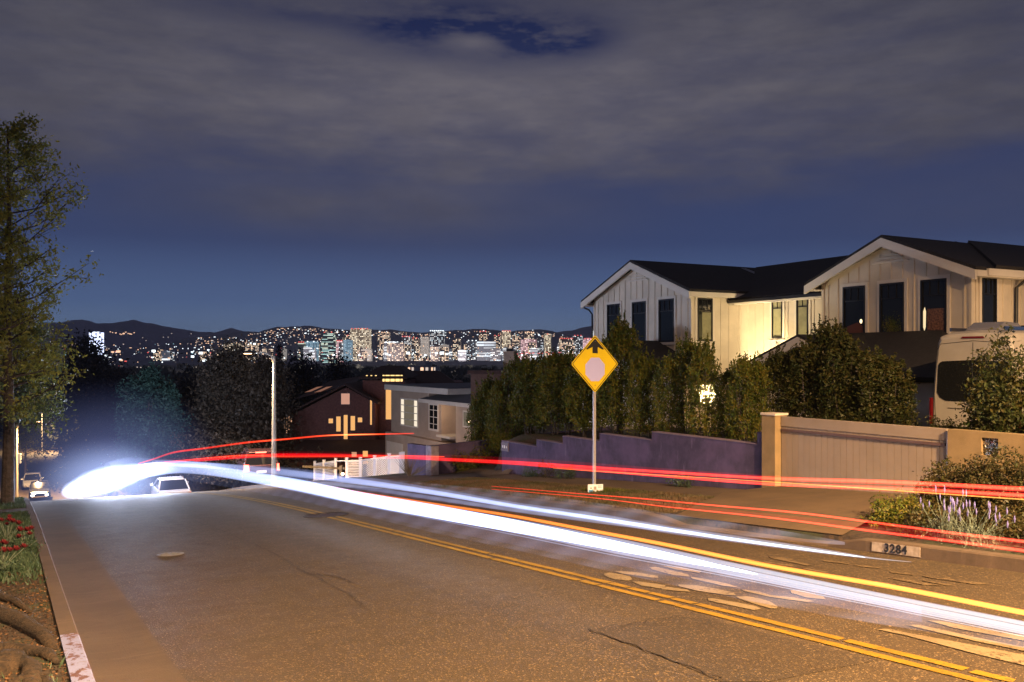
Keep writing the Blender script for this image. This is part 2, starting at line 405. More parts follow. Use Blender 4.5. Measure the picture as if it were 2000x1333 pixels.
def strip(name, ts, Ss, zf, mat, label, cat):
    V = np.array([W(t, S, zf(t, S)) for S in Ss for t in ts]); n = len(ts)
    Q = np.array([(i * n + j, i * n + j + 1, (i + 1) * n + j + 1, (i + 1) * n + j) for i in range(len(Ss) - 1) for j in range(n - 1)])
    me = npmesh(name, V, Q); me.polygons.foreach_set('use_smooth', [True] * len(me.polygons))
    # texture runs in street coordinates: store the object rotated by the street angle
    c, s = cos(-RZ), sin(-RZ); me.transform(__import__('mathutils').Matrix.Rotation(-RZ, 4, 'Z')); me.update()
    o = link(name, me, mat); o.rotation_euler = (0, 0, RZ); return tag(o, label, cat, kind='structure')
Sn = list(np.arange(-14, 30, .5)) + list(np.arange(30, 120, 1.0)) + list(np.arange(120, 400, 8)) + [400, 450, 520, 600, 700]
strip('road', [GL, 2.5, 4, 5.6, 7.5, TR0], Sn, lambda t, S: zroad(S, t), M['asphalt'], 'worn brown-grey asphalt street running downhill over a crest', 'road')
strip('gutter', [TL1, .8, GL], Sn, lambda t, S: zroad(S, t) + .012 * (GL - t) / .6 - .018 * sin(pi * (t - TL1) / .61), M['gutter'], 'smooth concrete gutter pan along the left kerb', 'gutter')
# the open ground, one sheet to the horizon
tl = [-9000, -4000, -1500, -600, -200, -80, -40, -25, -15, -8, -5, -3.5, -2.4, -1.5, -.8, -.3, .1, TL0 - .001, TL0 + .001, TR1 - .001, TR1 + .001, 10.5, 11.5, 12.5, 13.3, 13.45, 13.6, 13.8, 14.2, 15, 17, 20, 24, 30, 40, 60, 100, 250, 700, 1800, 5000, 12000]
Sg = [-14] + list(np.arange(-12, 34, .5)) + list(np.arange(34, 110, 1.5)) + list(np.arange(110, 400, 12)) + [400, 500, 600, 750, 900, 1100, 1300, 1500, 2500, 4500, 8000, 13000]
def gz(t, S):
    if TL0 < t < TR1: return zroad(S, t) - .16
    return ground(t, S)
strip('ground', tl, Sg, gz, M['soil'], 'dark open ground of the hillside and the city basin', 'ground')

def kerb(name, t0, t1, S0, S1, mat, label, face_right, drop=None, step=.5, group=None):
    mb = MB(); Ss = list(np.arange(S0, S1, step)) + [S1]; secs = []
    for S in Ss:
        h = .155
        if drop: h = .155 - .125 * (sm(S, drop[0] - .5, drop[0] + .3) * (1 - sm(S, drop[1] - .3, drop[1] + .5)))
        z0 = zroad(S, (t0 + t1) / 2); b = .018
        if face_right: prof = [(t0, -.2), (t1, -.2), (t1, .0), (t1 - .02, h - b), (t1 - .035, h), (t0, h)]
        else: prof = [(t0, -.2), (t1, -.2), (t1, h), (t0 + .035, h), (t0 + .02, h - b), (t0, 0)]
        secs.append([(a, S, z0 + c) for a, c in prof])
    o = mb.loft(secs).build(name, mat); o.rotation_euler = (0, 0, RZ); return tag(o, label, 'kerb', group=group, kind='structure')
kerb('kerb', TL0, TL1, 8.55, 300, M['kerb'], 'bare concrete kerb along the left gutter beyond the painted stretch', True)
kerb('painted_kerb', TL0, TL1, -8, 8.548, M['kerb_paint'], 'left kerb stretch with worn white and red paint', True)
kerb('kerb', TR0, TR1, -8, 300, M['kerb'], 'concrete kerb along the right side with a lowered driveway entry', False, drop=(7.9, 11.3))

def sheet(name, poly, zf, mat, label, cat, dz=.006, kind='structure', n=None, group=None, thick=0):
    """flat patch in street coords (t,S), triangulated finely enough to follow the surface"""
    import bmesh
    bm = bmesh.new(); vs = [bm.verts.new((t, S, 0)) for t, S in poly]; bm.faces.new(vs)
    for k in range(1 + int(n or 0)):
        if k: bmesh.ops.bisect_plane
    if n:
        ss = [p[1] for p in poly]; lo, hi = min(ss), max(ss)
        for k in range(1, int(n)):
            bmesh.ops.bisect_plane(bm, geom=bm.verts[:] + bm.edges[:] + bm.faces[:], plane_co=(0, lo + (hi - lo) * k / n, 0), plane_no=(0, 1, 0))
        tt = [p[0] for p in poly]; lo, hi = min(tt), max(tt)
        for k in range(1, 4):
            bmesh.ops.bisect_plane(bm, geom=bm.verts[:] + bm.edges[:] + bm.faces[:], plane_co=(lo + (hi - lo) * k / 4, 0, 0), plane_no=(1, 0, 0))
    bmesh.ops.triangulate(bm, faces=bm.faces[:])
    bmesh.ops.recalc_face_normals(bm, faces=bm.faces[:])
    for v in bm.verts: v.co.z = zf(v.co.x, v.co.y) + dz
    for f in bm.faces:
        f.normal_update()
        if f.normal.z < 0: f.normal_flip()
    me = bpy.data.meshes.new(name); bm.to_mesh(me); bm.free()
    o = link(name, me, mat); o.rotation_euler = (0, 0, RZ); return tag(o, label, cat, group=group, kind=kind)
vz = lambda t, S: ground(t, S)
sheet('sidewalk', [(12.0, 12.6), (13.36, 12.6), (13.36, 23.2), (12.0, 23.2)], vz, M['walk'], 'narrow concrete pavement along the purple wall', 'sidewalk', dz=.02, n=20)
def dz1(t, S): return ground(max(t, TR1 + .01), S) - .11 * (1 - sm(t, 9.7, 10.8)) if t < 13.4 else ground(13.4, S)
sheet('driveway', [(TR1 - .002, 7.9), (10.8, 8.2), (13.5, 8.2), (13.5, 12.598), (12.0, 12.598), (11.2, 12.0), (TR1 - .002, 11.3)], dz1, M['drive'], 'concrete driveway apron leading to the cream gate', 'driveway', dz=.125, n=12)
sheet('driveway', [(TR1 + .002, 23.6), (12.0, 23.202), (13.6, 23.202), (15, 23.5), (19, 24.5), (24, 27), (24, 31), (14, 29.5), (TR1 + .002, 30.0)], vz, M['drive'], 'pale concrete driveway beside the end of the purple wall', 'driveway', dz=.03, n=14)
sheet('lane', [(16, 9.2), (30, 9.2), (30, 3), (16, 3)], vz, M['drive'], 'paved parking court under the white van', 'driveway', dz=.03, n=6)

# ------------------------------------------------------------------ road markings
def ribbon(name, t0, t1, S0, S1, mat, label, gaps=0, seed=1, rag=.006, parent=None):
    rnd = random.Random(seed); mb = MB(); S = S0
    while S < S1:
        L = .35 if S < 16 else 1.0
        e = min(S + L, S1); j = [rnd.uniform(-rag, rag) for _ in range(4)]
        g2 = rnd.uniform(.02, .06) if rnd.random() < gaps and S < 14 else 0
        q = [(t0 + j[0], S), (t1 + j[1], S + rnd.uniform(-.03, .03) * (g2 > 0)), (t1 + j[2], e - g2), (t0 + j[3], e - g2)]
        mb.add([(a, b, zroad(b, a) + .007) for a, b in q], [(0, 1, 2, 3)]); S = e
    o = mb.build(name, mat); o.rotation_euler = (0, 0, RZ)
    if parent is None: tag(o, label, 'road marking', kind='structure')
    return o
ribbon('centre_line', 5.60, 5.69, -4, 95, M['yellow'], 'left-hand line of the double yellow centre line, smoother edges', .12, 3)
ribbon('centre_line', 5.77, 5.86, -4, 95, M['yellow'], 'right-hand line of the double yellow centre line, broken by cracks', .5, 5, .009)
Z2 = lambda x, y: (1100 + .45 * x, 1060 + .45 * y)
def marks(name, polys, mat, label, dz=.008):
    mb = MB()
    for pl in polys:
        b = len(mb.v)
        for x, y in pl:
            X_, Y_ = px_on(*Z2(x, y)); t, S = ST(X_, Y_); mb.v.append((t, S, zroad(S, t) + dz))
        mb.f.append(tuple(b + i for i in range(len(pl))))
    o = mb.build(name, mat); o.rotation_euler = (0, 0, RZ); return tag(o, label, 'road marking', kind='structure')
marks('painted_letter', [[(175,140),(200,133),(250,141),(290,150),(300,162),(285,168),(225,163),(190,152)], [(222,128),(250,126),(340,135),(412,148),(410,158),(330,148),(260,138)],
    [(300,172),(330,172),(440,188),(445,193),(420,202),(340,190)], [(425,200),(450,195),(540,208),(552,217),(480,212),(428,206)],
    [(500,185),(570,187),(660,203),(740,220),(748,232),(700,230),(580,212),(500,192)], [(752,238),(800,236),(860,248),(900,260),(932,282),(925,290),(900,289),(840,272),(765,247)],
    [(628,245),(650,245),(740,261),(830,278),(860,290),(830,297),(700,270),(630,255)]], M['white_paint'], 'painted letter S, worn and split by cracks, beside the yellow lines')
marks('painted_letter', [[(375,110),(400,108),(540,140),(550,152),(480,145),(385,120)], [(552,152),(610,160),(700,178),(770,200),(690,190),(560,160)],
    [(775,207),(850,215),(900,232),(990,240),(1090,258),(1060,262),(900,240),(790,215)], [(430,105),(500,108),(600,128),(590,135),(480,118)],
    [(985,210),(1040,213),(1130,238),(1140,250),(1060,243),(990,222)]], M['white_paint'], 'painted letter T under the bright white light streak')
marks('painted_letter', [[(890,62),(970,70),(1080,100),(1060,103),(900,70)], [(760,70),(800,72),(1000,102),(990,108),(800,80)], [(1130,78),(1240,92),(1240,97),(1130,84)],
    [(1040,112),(1160,132),(1150,138),(1040,118)], [(1260,155),(1400,176),(1510,203),(1480,208),(1350,187),(1260,162)]], M['worn_paint'], 'faded letter O painted beside the orange light streak')
marks('painted_letter', [[(1255,98),(1330,106),(1390,115),(1300,109)], [(1540,145),(1700,163),(1850,181),(1800,186),(1600,158)], [(1400,155),(1520,168),(1650,190),(1560,186)], [(1420,128),(1520,140),(1520,145),(1420,133)],
    [(1560,165),(1690,187),(1670,190),(1560,170)]], M['worn_paint'], 'faded letter P painted close to the numbered kerb')
marks('painted_letter', [[(1358,380),(1400,378),(1700,434),(2150,520),(2150,572),(1800,490),(1480,405)], [(1490,362),(1540,360),(1800,417),(2150,490),(2150,505),(1800,434)]], M['white_paint'], 'two converging painted strokes at the bottom right corner')
marks('painted_letter', [[(1580,342),(1640,345),(2150,435),(2150,458),(1700,375)]], M['white_paint'], 'single painted stroke at the right edge below the white streak')
# darker square repair and crack lines
def pxpoly(pts): return [ST(*px_on(x, y)) for x, y in pts]
sheet('asphalt_patch', pxpoly([(1152, 1232), (1352, 1203), (1470, 1232), (1600, 1263), (1718, 1290), (1500, 1333), (1410, 1333), (1280, 1278)]), lambda t, S: zroad(S, t), M['asphalt_patch'], 'darker rectangular asphalt repair left of the yellow lines', 'road patch', dz=.004, n=4)
def crackline(pts, wdt, label, seed=0):
    rnd = random.Random(seed); mb = MB(); P2 = []
    for i in range(len(pts) - 1):
        for k in range(12):
            f = k / 12; x = pts[i][0] * (1 - f) + pts[i + 1][0] * f; y = pts[i][1] * (1 - f) + pts[i + 1][1] * f
            t, S = ST(*px_on(x, y)); P2.append((t + rnd.uniform(-.035, .035), S + rnd.uniform(-.05, .05)))
    for i in range(len(P2) - 1):
        (a, b), (c, d) = P2[i], P2[i + 1]; L = hypot(c - a, d - b) or 1; nx, ny = (d - b) / L, -(c - a) / L; w1 = wdt * rnd.uniform(.3, 1); w2 = w1
        mb.add([(a + nx * w1, b + ny * w1, zroad(b, a) + .0095), (a - nx * w1, b - ny * w1, zroad(b, a) + .0095), (c - nx * w2, d - ny * w2, zroad(d, c) + .0095), (c + nx * w2, d + ny * w2, zroad(d, c) + .0095)], [(0, 1, 2, 3)])
    o = mb.build('crack', M['crack']); o.rotation_euler = (0, 0, RZ); tag(o, label, 'crack', kind='structure')
crackline([(1150, 1232), (1352, 1200)], .007, 'dark crack along the far edge of the asphalt repair', 1)
crackline([(1150, 1232), (1285, 1280), (1420, 1333)], .008, 'dark crack along the left edge of the asphalt repair', 2)
crackline([(380, 1018), (440, 1040), (520, 1075), (600, 1120), (680, 1160), (715, 1190)], .008, 'long wandering crack in the middle of the left lane', 3)
crackline([(600, 1122), (660, 1128), (690, 1140)], .012, 'short wide tar smear beside the wandering crack', 4)
def disc_on_road(name, px, py, r, mat, label, ring=True, rr=None):
    t, S = ST(*px_on(px, py)); th = thing(name, label, 'manhole', W(t, S, zroad(S, t)), RZ)
    tilt = -.0784
    def zz(y): return y * tilt
    mb = MB(); n = 28; secs = []
    for rad, h in ((0.001, .007), (r * .9, .007), (r, .005), (r, -.02)): secs.append([(rad * cos(2 * pi * k / n), rad * sin(2 * pi * k / n), h + zz(rad * sin(2 * pi * k / n))) for k in range(n)])
    mb.loft(secs, cap=False)
    for k in range(6):
        a = k * pi / 3
        x, y = r * .55 * cos(a), r * .55 * sin(a); mb.box(x - .03, x + .03, y - .03, y + .03, .008 + zz(y), .014 + zz(y))
    mb.build('cover', mat, th)
    if ring:
        m2 = MB(); R2 = rr or r * 1.16; secs = []
        for rad, h in ((r * 1.01, .012), (R2, .012), (R2 + .01, 0)): secs.append([(rad * cos(2 * pi * k / n), rad * sin(2 * pi * k / n), h + zz(rad * sin(2 * pi * k / n))) for k in range(n)])
        m2.loft(secs, cap=False).build('rim', M['crack'], th)
disc_on_road('manhole_cover', 637, 1007, .40, M['iron'], 'large rusty round manhole cover on the yellow lines')
disc_on_road('manhole_cover', 333, 1083, .20, pbr('pale_cover', (.20, .20, .22), .7, nscale=14), 'small pale round utility cover in the left lane', ring=False)
# ------------------------------------------------------------------ 3284 address block on the kerb
def text_mesh(body, size, depth, name):
    cu = bpy.data.curves.new(name, 'FONT'); cu.body = body; cu.size = size; cu.extrude = depth; cu.align_x = 'CENTER'; cu.align_y = 'CENTER'; cu.offset = .004; cu.space_character = 1.15
    o = bpy.data.objects.new(name, cu); COL.objects.link(o); dg = bpy.context.evaluated_depsgraph_get(); me = bpy.data.meshes.new_from_object(o.evaluated_get(dg)); bpy.data.objects.remove(o); return me
S84 = 6.96
adr = thing('address_block', 'white painted block reading 3284 on the right kerb face', 'house number', W(TR0 - .004, S84, zroad(S84, TR0)), RZ)
mb = MB(); mb.prism([(0, .02), (.018, .135), (.024, .135), (.012, .018)], -.34, .34, 'y')
M['adr'] = pbr('address_white', (.44, .38, .33), .8, nscale=9, col2=(.27, .22, .18), det=8)
o = mb.build('panel', M['adr'], adr); o.rotation_euler = (math.atan(-.0784), 0, 0)
me = text_mesh('3284', .145, .002, 'numerals'); o = link('numerals', me, M['black'], adr); o.matrix_basis = (__import__('mathutils').Matrix.Translation((.0035, .0, .078)) @ __import__('mathutils').Matrix.Rotation(math.atan(-.0784), 4, 'X') @ __import__('mathutils').Matrix.Rotation(radians(-90), 4, 'Z') @ __import__('mathutils').Matrix.Rotation(radians(81), 4, 'X'))
# ------------------------------------------------------------------ purple retaining wall, gate, tan wall
def slab_wall(mb, t, S0, S1, zt, thick=.2, depth=.6, cap=0):
    """upright wall along the street: face at t, from S0 to S1, level top zt"""
    n = max(1, int((S1 - S0) / 1.0)); lo = min(ground(t - .02, S0 + (S1 - S0) * k / n) for k in range(n + 1)) - depth
    mb.box(t, t + thick, S0, S1, lo, zt)
wt = 13.42
def S_at(px, t): u = (px - 1000) / F; Yd = t / (P[1] + P[0] * u); return u * Yd * D[0] + Yd * D[1]
def z_at(px, py, t): return px_t(px, py, t)[2]
pw = thing('retaining_wall', 'stepped purple stucco retaining wall behind the sidewalk', 'wall', (0, 0, 0), RZ)
mb = MB(); stp = [(980, 1048, 862), (1048, 1099, 860), (1099, 1171, 853), (1171, 1273, 848), (1273, 1479, 845)]
for i, (a, b, py) in enumerate(stp):
    z = z_at(a + 1, py, wt); S1, S0 = S_at(a, wt), S_at(b, wt)
    slab_wall(mb, wt + (.0 if i % 2 else .0015), S0 + .0005, S1 - .0005, z, .2)
mb.box(wt - .003, wt + .21, S_at(1493, wt), S_at(1479, wt), -4.2, z_at(1479, 844, wt) + .0)
mb.build('wall', M['purple'], pw)
mb = MB()
for i, (a, b, py) in enumerate(stp):
    z = z_at(a + 1, py, wt); mb.box(wt - .012, wt + .215, S_at(b, wt) + .004, S_at(a, wt) - .004, z + .001, z + .022)
mb.build('coping', pbr('purple_coping', (.20, .15, .21), .85, nscale=6), pw)
pl = thing('address_plaque', 'small square plaque with white mark at the far end of the purple wall', 'plaque', W(wt - .03, S_at(987, wt), 0), RZ)
z = z_at(987, 872, wt); mb = MB(); mb.box(0, .025, -.22, .22, z - .15, z + .12).build('plate', pbr('plaque_grey', (.16, .13, .17), .7), pl)
for y0, y1, z0, z1 in ((-.03, .03, -.06, .03), (-.14, -.11, -.05, .02), (.10, .13, -.05, .02)): MB().box(-.012, -.001, y0, y1, z + z0, z + z1).build('mark', M['plate'], pl)

gt = 13.45
zt_g = z_at(1500, 811, gt)
gp = thing('gate_pillar', 'square cream stucco pillar at the left end of the white gate', 'pillar', W(gt - .1, S_at(1514, gt), 0), RZ)
L0 = S_at(1494, gt) - S_at(1514, gt); L1 = S_at(1521, gt) - S_at(1514, gt)
mb = MB(); zlo = ground(gt - .2, S_at(1514, gt)) - .4
mb.box(0, .34, L1, L0, zlo, zt_g).build('shaft', M['stucco_cream'], gp, bevel=.012)
MB().box(-.02, .36, L1 - .02, L0 + .02, zt_g + .001, zt_g + .05).build('cap', M['cream'], gp, bevel=.01)
ga = thing('sliding_gate', 'long white vertical-board gate with a dark horizontal rail', 'gate', (0, 0, 0), RZ)
Sa, Sb = S_at(1846, gt), S_at(1522, gt); ztop = z_at(1700, 827, gt)
zb = [ground(gt - .2, s_) + .06 for s_ in (Sa, Sb)]
mb = MB(); n = int((Sb - Sa) / .14); stepb = (Sb - Sa) / n
for k in range(n):
    s0 = Sa + k * stepb; f = k / n; mb.box(gt + .06, gt + .095 + (k % 2) * .0008, s0 + .004, s0 + stepb - .004, zb[0] * (1 - f) + zb[1] * f, ztop - .21)
mb.box(gt + .075, gt + .089, Sa, Sb, min(zb) + .05, ztop - .05)
mb.build('boards', M['gate'], ga)
MB().box(gt + .045, gt + .12, Sa, Sb, ztop - .205, ztop).build('top_rail', M['gate'], ga, bevel=.008)
MB().box(gt + .03, gt + .058, Sa + .02, Sb - .02, ztop - .295, ztop - .245).build('rail', pbr('gate_rail_dark', (.10, .06, .06), .6), ga)
mb = MB()
mb.box(gt + .03, gt + .12, Sa - .05, Sa - .003, zb[0], ztop - .05).build('end_post', M['lattice'], ga)
MB().box(gt + .05, gt + .12, Sa, Sb, min(zb) - .25, min(zb) - .01).build('track_beam', pbr('gate_track', (.07, .045, .035), .7), ga)
tw = thing('garden_wall', 'tan stucco wall right of the gate with an ornamental pierced panel', 'wall', (0, 0, 0), RZ)
Sc = S_at(2180, gt); mb = MB(); p0, p1 = S_at(1951, gt), S_at(1918, gt); za, zb_ = z_at(1935, 891, gt), z_at(1935, 856, gt)
lo = ground(gt - .2, Sc) - .8
mb.box(gt - .02, gt + .18, p1, Sa - .055, lo, ztop); mb.box(gt - .02, gt + .18, Sc, p0, lo, ztop); mb.box(gt - .0195, gt + .1795, p0, p1, lo, za); mb.box(gt - .0195, gt + .1795, p0, p1, zb_, ztop - .0005)
mb.build('wall', M['stucco_cream'], tw)
MB().box(gt + .04, gt + .08, p0, p1, za, zb_).build('backing', M['glass'], tw)
rnd = random.Random(4); mb = MB()
for k in range(70):
    s_ = rnd.uniform(p0 + .03, p1 - .03); z = rnd.uniform(za + .02, zb_ - .02); r = rnd.uniform(.008, .02)
    mb.tube([(gt + .028, s_, z), (gt + .02, s_ + rnd.uniform(-.05, .05), z + rnd.uniform(-.04, .04)), (gt + .028, s_ + rnd.uniform(-.06, .06), z + rnd.uniform(-.03, .05))], r * .6, 5)
mb.build('ornament', M['chrome'], tw)

# ------------------------------------------------------------------ foliage builders
def leaf_quads(C, size, rng, aspect=.45, up=0.3, droop=None):
    n = len(C); a = rng.normal(size=(n, 3)); a[:, 2] += up; a /= np.linalg.norm(a, axis=1)[:, None]
    b = rng.normal(size=(n, 3)); b -= a * (a * b).sum(1)[:, None]; b /= np.linalg.norm(b, axis=1)[:, None]
    s = size * rng.uniform(.6, 1.35, n)[:, None]
    L = a * s * .5; Wd = b * s * .5 * aspect
    V = np.stack([C - L, C - L * .05 + Wd, C + L, C - L * .05 - Wd], 1).reshape(-1, 3)
    return V, np.arange(4 * n).reshape(n, 4)
def leaf_mesh(name, C, size, seed, **kw):
    V, Q = leaf_quads(np.asarray(C), size, np.random.default_rng(seed), **kw); return npmesh(name, V, Q)
def column_pts(h, r, n, rng, wisp=.35, base=.15):
    """ragged columnar shrub: clumps on a column whose top breaks into wisps"""
    pts = []; nc = n // 26
    for k in range(nc):
        z = rng.uniform(base, 1) ** .9; f = z
        rad = r * (1 - .15 * abs(f - .35)) * (1 if f < .84 else max(.05, (1 - (f - .84) / .18)) ** .7)
        a = rng.uniform(0, 2 * pi); rr = rad * sqrt(rng.uniform(.12, 1.15))
        c = np.array([rr * cos(a), rr * sin(a), z * h]); sg = rng.uniform(.045, .08)
        pts.append(c + rng.normal(size=(26, 3)) * [sg, sg, sg * 1.7])
    for k in range(int(26 * wisp / .35)):              # upright shoots above the top
        a = rng.uniform(0, 2 * pi); rr = r * rng.uniform(0, .75); L = rng.uniform(.12, wisp * 1.35) * (1.3 - rr / r); z0 = h * rng.uniform(.78, .97)
        q = rng.uniform(0, 1, (34, 1)); pts.append(np.array([rr * cos(a), rr * sin(a), z0]) + q * [rng.normal() * .08, rng.normal() * .08, L * 1.3] + rng.normal(size=(34, 3)) * .022 * (1.3 - q))
    return np.concatenate(pts)
def stem_mesh(h, r, rng, nst=4):
    mb = MB()
    for k in range(nst):
        a = rng.uniform(0, 6.28); x, y = r * .25 * cos(a), r * .25 * sin(a)
        mb.tube([(x * .4, y * .4, -.2), (x, y, h * .3), (x * 1.8, y * 1.8, h * .6), (x * 2.2, y * 2.2, h * .88)], [.028, .022, .014, .005], 6)
    return mb
protos = []
for k in range(4):
    rng = np.random.default_rng(40 + k); me = leaf_mesh('leaves', column_pts(3.0, .62, 6600 - 1400 * (k == 3), rng), .092, 60 + k)
    protos.append((me, stem_mesh(3.0, .62, rng).mesh('stem')))
def column_shrub(k, px, ytop, t, label, group, mat, hbase=None, wid=1.0, zbase=None):
    X_, Y_, zt = px_t(px, ytop, t); t_, S_ = ST(X_, Y_)
    zb = (ground(t, S_) if zbase is None else zbase) - .05; h = zt - zb
    o = thing('column_shrub', label, 'shrub', (X_, Y_, zb), k * 1.3, group)
    sc = h / 3.12
    f = link('foliage', protos[k % 4][0], mat, o); f.scale = (wid * (.88 + .27 * ((k * 37) % 10) / 10), wid * (.9 + .25 * ((k * 53) % 10) / 10), sc)
    if not protos[k % 4][0].materials: protos[k % 4][0].materials.append(mat)
    f.material_slots[0].link = 'OBJECT'; f.material_slots[0].material = mat
    s = link('stem', protos[k % 4][1], M['bark'], o); s.scale = (wid, wid, sc); return o
h1 = [(938, 775), (955, 742), (982, 742), (1006, 705), (1032, 698), (1058, 702), (1085, 690), (1110, 694), (1140, 690), (1168, 700), (1200, 648), (1216, 628), (1246, 690), (1274, 702), (1305, 700), (1342, 662), (1374, 668), (1425, 725), (1452, 700), (1478, 705)]
names1 = ['lowest shrub, at the far left end of the hedge by the taupe house', 'narrow shrub near the far left end of the hedge', 'third shrub from the left end of the hedge, over the end of the purple wall', 'tall shrub above the first step of the purple wall', 'shrub just right of the first purple wall step',
          'shrub in the middle left of the hedge, left of the yellow sign', 'shrub two places left of the yellow sign', 'shrub directly left of the yellow sign', 'shrub behind the left half of the yellow sign', 'shrub behind the sign pole', 'tall shrub just right of the yellow sign, against the gabled wall',
          'tallest pointed shrub reaching the windows of the left gable', 'shrub below the right window of the left gable', 'shrub under the corner of the left gable', 'shrub left of the brightly lit wall', 'spindly shrub in front of the brightly lit wall', 'thin open-topped shrub against the brightly lit wall',
          'shrub right of the bright gap in the hedge', 'shrub left of the gate pillar, below the sloping porch roof', 'shrub directly behind the gate pillar']
for k, ((px, py), nm) in enumerate(zip(h1, names1)):
    column_shrub(k, px, py, 14.9 + .25 * (k % 2), nm, 'tall hedge shrubs behind the purple wall', M['hedge'], wid=(.95 if px < 1240 else .62 if px < 1400 else .60))
h2 = [(1520, 688), (1556, 690), (1580, 668), (1622, 632), (1648, 660), (1682, 690), (1712, 696), (1740, 704)]
names2 = ['shrub behind the left end of the gate', 'shrub below the vented porch gable', 'shrub right of the vented porch gable', 'tallest shrub behind the gate, left of the three dark windows', 'bushy shrub below the leftmost of the three dark windows', 'shrub below the dark lean-to roof, its left part',
          'shrub below the dark lean-to roof, its middle', 'last shrub of the dark row, beside the left edge of the white van']
for k, ((px, py), nm) in enumerate(zip(h2, names2)):
    column_shrub(k + 1, px, py, 16.4 + .3 * (k % 2), nm, 'dark hedge shrubs behind the gate', M['hedge2'], wid=.84)

def mound(name, label, cat, loc, rz, sx, sy, h, n, leaf, mat, seed, group=None, nst=5, gap=0.0, stemr=.014):
    rng = np.random.default_rng(seed); pts = []; nc = n // 22
    for k in range(nc):
        a = rng.uniform(0, 2 * pi); e = rng.uniform(0, 1) ** .6 * pi / 2; q = rng.uniform(.55, 1.04) if rng.random() < .8 else rng.uniform(.2, .6)
        lump = 1 + .14 * sin(3 * a + seed) + .08 * sin(7 * a + 2 * seed)
        c = np.array([sx * q * cos(a) * sin(e + .25) * lump, sy * q * sin(a) * sin(e + .25) * lump, h * q * cos(e) * (1 + .1 * sin(5 * a + seed)) + .04])
        sg = leaf * rng.uniform(.7, 1.3); pts.append(c + rng.normal(size=(22, 3)) * sg)
    C = np.concatenate(pts); C[:, 2] = np.maximum(C[:, 2], .01)
    o = thing(name, label, cat, loc, rz, group)
    link('foliage', leaf_mesh('foliage', C, leaf, seed), mat, o)
    mb = MB()
    for k in range(nst):
        a = 6.28 * k / nst + .4; mb.tube([(0, 0, -.1), (sx * .3 * cos(a), sy * .3 * sin(a), h * .4), (sx * .7 * cos(a), sy * .7 * sin(a), h * .72)], [stemr, stemr * .7, stemr * .3], 5)
    mb.build('stem', M['bark'], o); return o
def gp_(t, S, dz=0): return W(t, S, ground(t, S) + dz)
# hedge and planting in front of the gate end (verge by the kerb)
for k, (t, S, sx, sy, h, lb) in enumerate([(12.35, 7.75, .62, .62, .78, 'clipped low bush at the left end, in front of the gate end post'), (12.4, 6.9, .66, .7, .93, 'clipped low bush below the ornamental panel'), (12.4, 6.0, .7, .7, .90, 'clipped low bush right of the ornamental panel'), (12.3, 5.0, .75, .8, .86, 'clipped low bush at the right edge of the frame')]):
    mound('low_bush', lb, 'bush', gp_(t, S), RZ, sx * 1.1, sy * 1.1, h, 14000, .05, M['bushleaf'], 70 + k, 'clipped bushes in front of the tan wall')
for k, (t, S, sx, sy, h, lb) in enumerate([(11.0, 8.0, .55, .4, .38, 'low green ground-cover plant beside the driveway edge'), (10.7, 7.1, .6, .55, .34, 'low ground-cover plant behind the first lavender'), (10.9, 6.2, .65, .6, .36, 'low ground-cover plant right of the lavenders'), (10.6, 5.2, .7, .6, .34, 'low ground-cover plant by the kerb at the right edge')]):
    mound('ground_cover', lb, 'plant', gp_(t, S), RZ, sx, sy, h, 3800, .045, M['bushleaf'] if k != 0 else M['hedge'], 80 + k, 'ground cover along the right kerb')
def lavender(px, S_off, t, n, h, seed, label):
    S = S_at(px, t); o = thing('lavender', label, 'plant', gp_(t, S), RZ, 'lavender plants on the verge'); rng = np.random.default_rng(seed)
    st = MB()
    for k in range(n):
        a = rng.uniform(0, 6.28); r0 = rng.uniform(0, .12); hh = h * rng.uniform(.5, 1.0); lx, ly = rng.normal() * .10, rng.normal() * .18
        b = (r0 * cos(a), r0 * sin(a), 0); m_ = (b[0] + lx * .4, b[1] + ly * .4, hh * .55); e = (b[0] + lx, b[1] + ly, hh)
        st.tube([b, m_, e], [.005, .004, .003], 4)
        MB().tube([(e[0], e[1], e[2] - .01), (e[0], e[1], e[2] + .03), (e[0], e[1], e[2] + .075)], [.004, .011, .003], 5).build('bloom', M['lavflower'], o)
    st.build('stems', M['lavleaf'], o)
    C = rng.normal(size=(700, 3)) * [.10, .16, .09] + [0, 0, .12]; C[:, 2] = abs(C[:, 2])
    link('leaves', leaf_mesh('leaves', C, .05, seed, aspect=.16, up=1.2), M['lavleaf'], o)
lavender(1845, 0, 10.2, 22, .66, 5, 'taller pale lavender with purple spikes, left one of the pair near the kerb')
lavender(1903, 0, 10.05, 26, .50, 6, 'shorter spreading lavender, right one of the pair near the kerb')
# bush beside the van, plants along the purple wall and behind
X_, Y_, z_ = px_t(1985, 670, 14.9); mound('round_bush', 'large dark leafy bush hiding the right half of the white van', 'bush', (X_ + .1, Y_, -2.1), 0, .95, .95, z_ + 2.1, 30000, .075, M['hedge2'], 91)
X_, Y_, z_ = px_t(1840, 818, 14.6); mound('round_bush', 'small dark bush peeping over the gate below the van', 'bush', (X_, Y_, z_ - .42), 0, .3, .3, .42, 1500, .045, M['hedge2'], 92)
for k, (px, t, h, lb) in enumerate([(1037, 13.05, .22, 'low green weed at the foot of the purple wall, leftmost'), (1070, 13.05, .42, 'yellow-green weed at the foot of the purple wall, the tallest'), (1105, 13.05, .30, 'grey-green weed at the foot of the purple wall, left of the sign pole'), (1330, 13.1, .24, 'small brownish weed at the foot of the purple wall, right of the sign pole')]):
    mound('weed', lb, 'plant', gp_(t, S_at(px, t)), RZ, .16, .45, h, 900, .04, M['grass'] if k != 1 else M['bushleaf'], 100 + k, 'weeds at the foot of the purple wall')

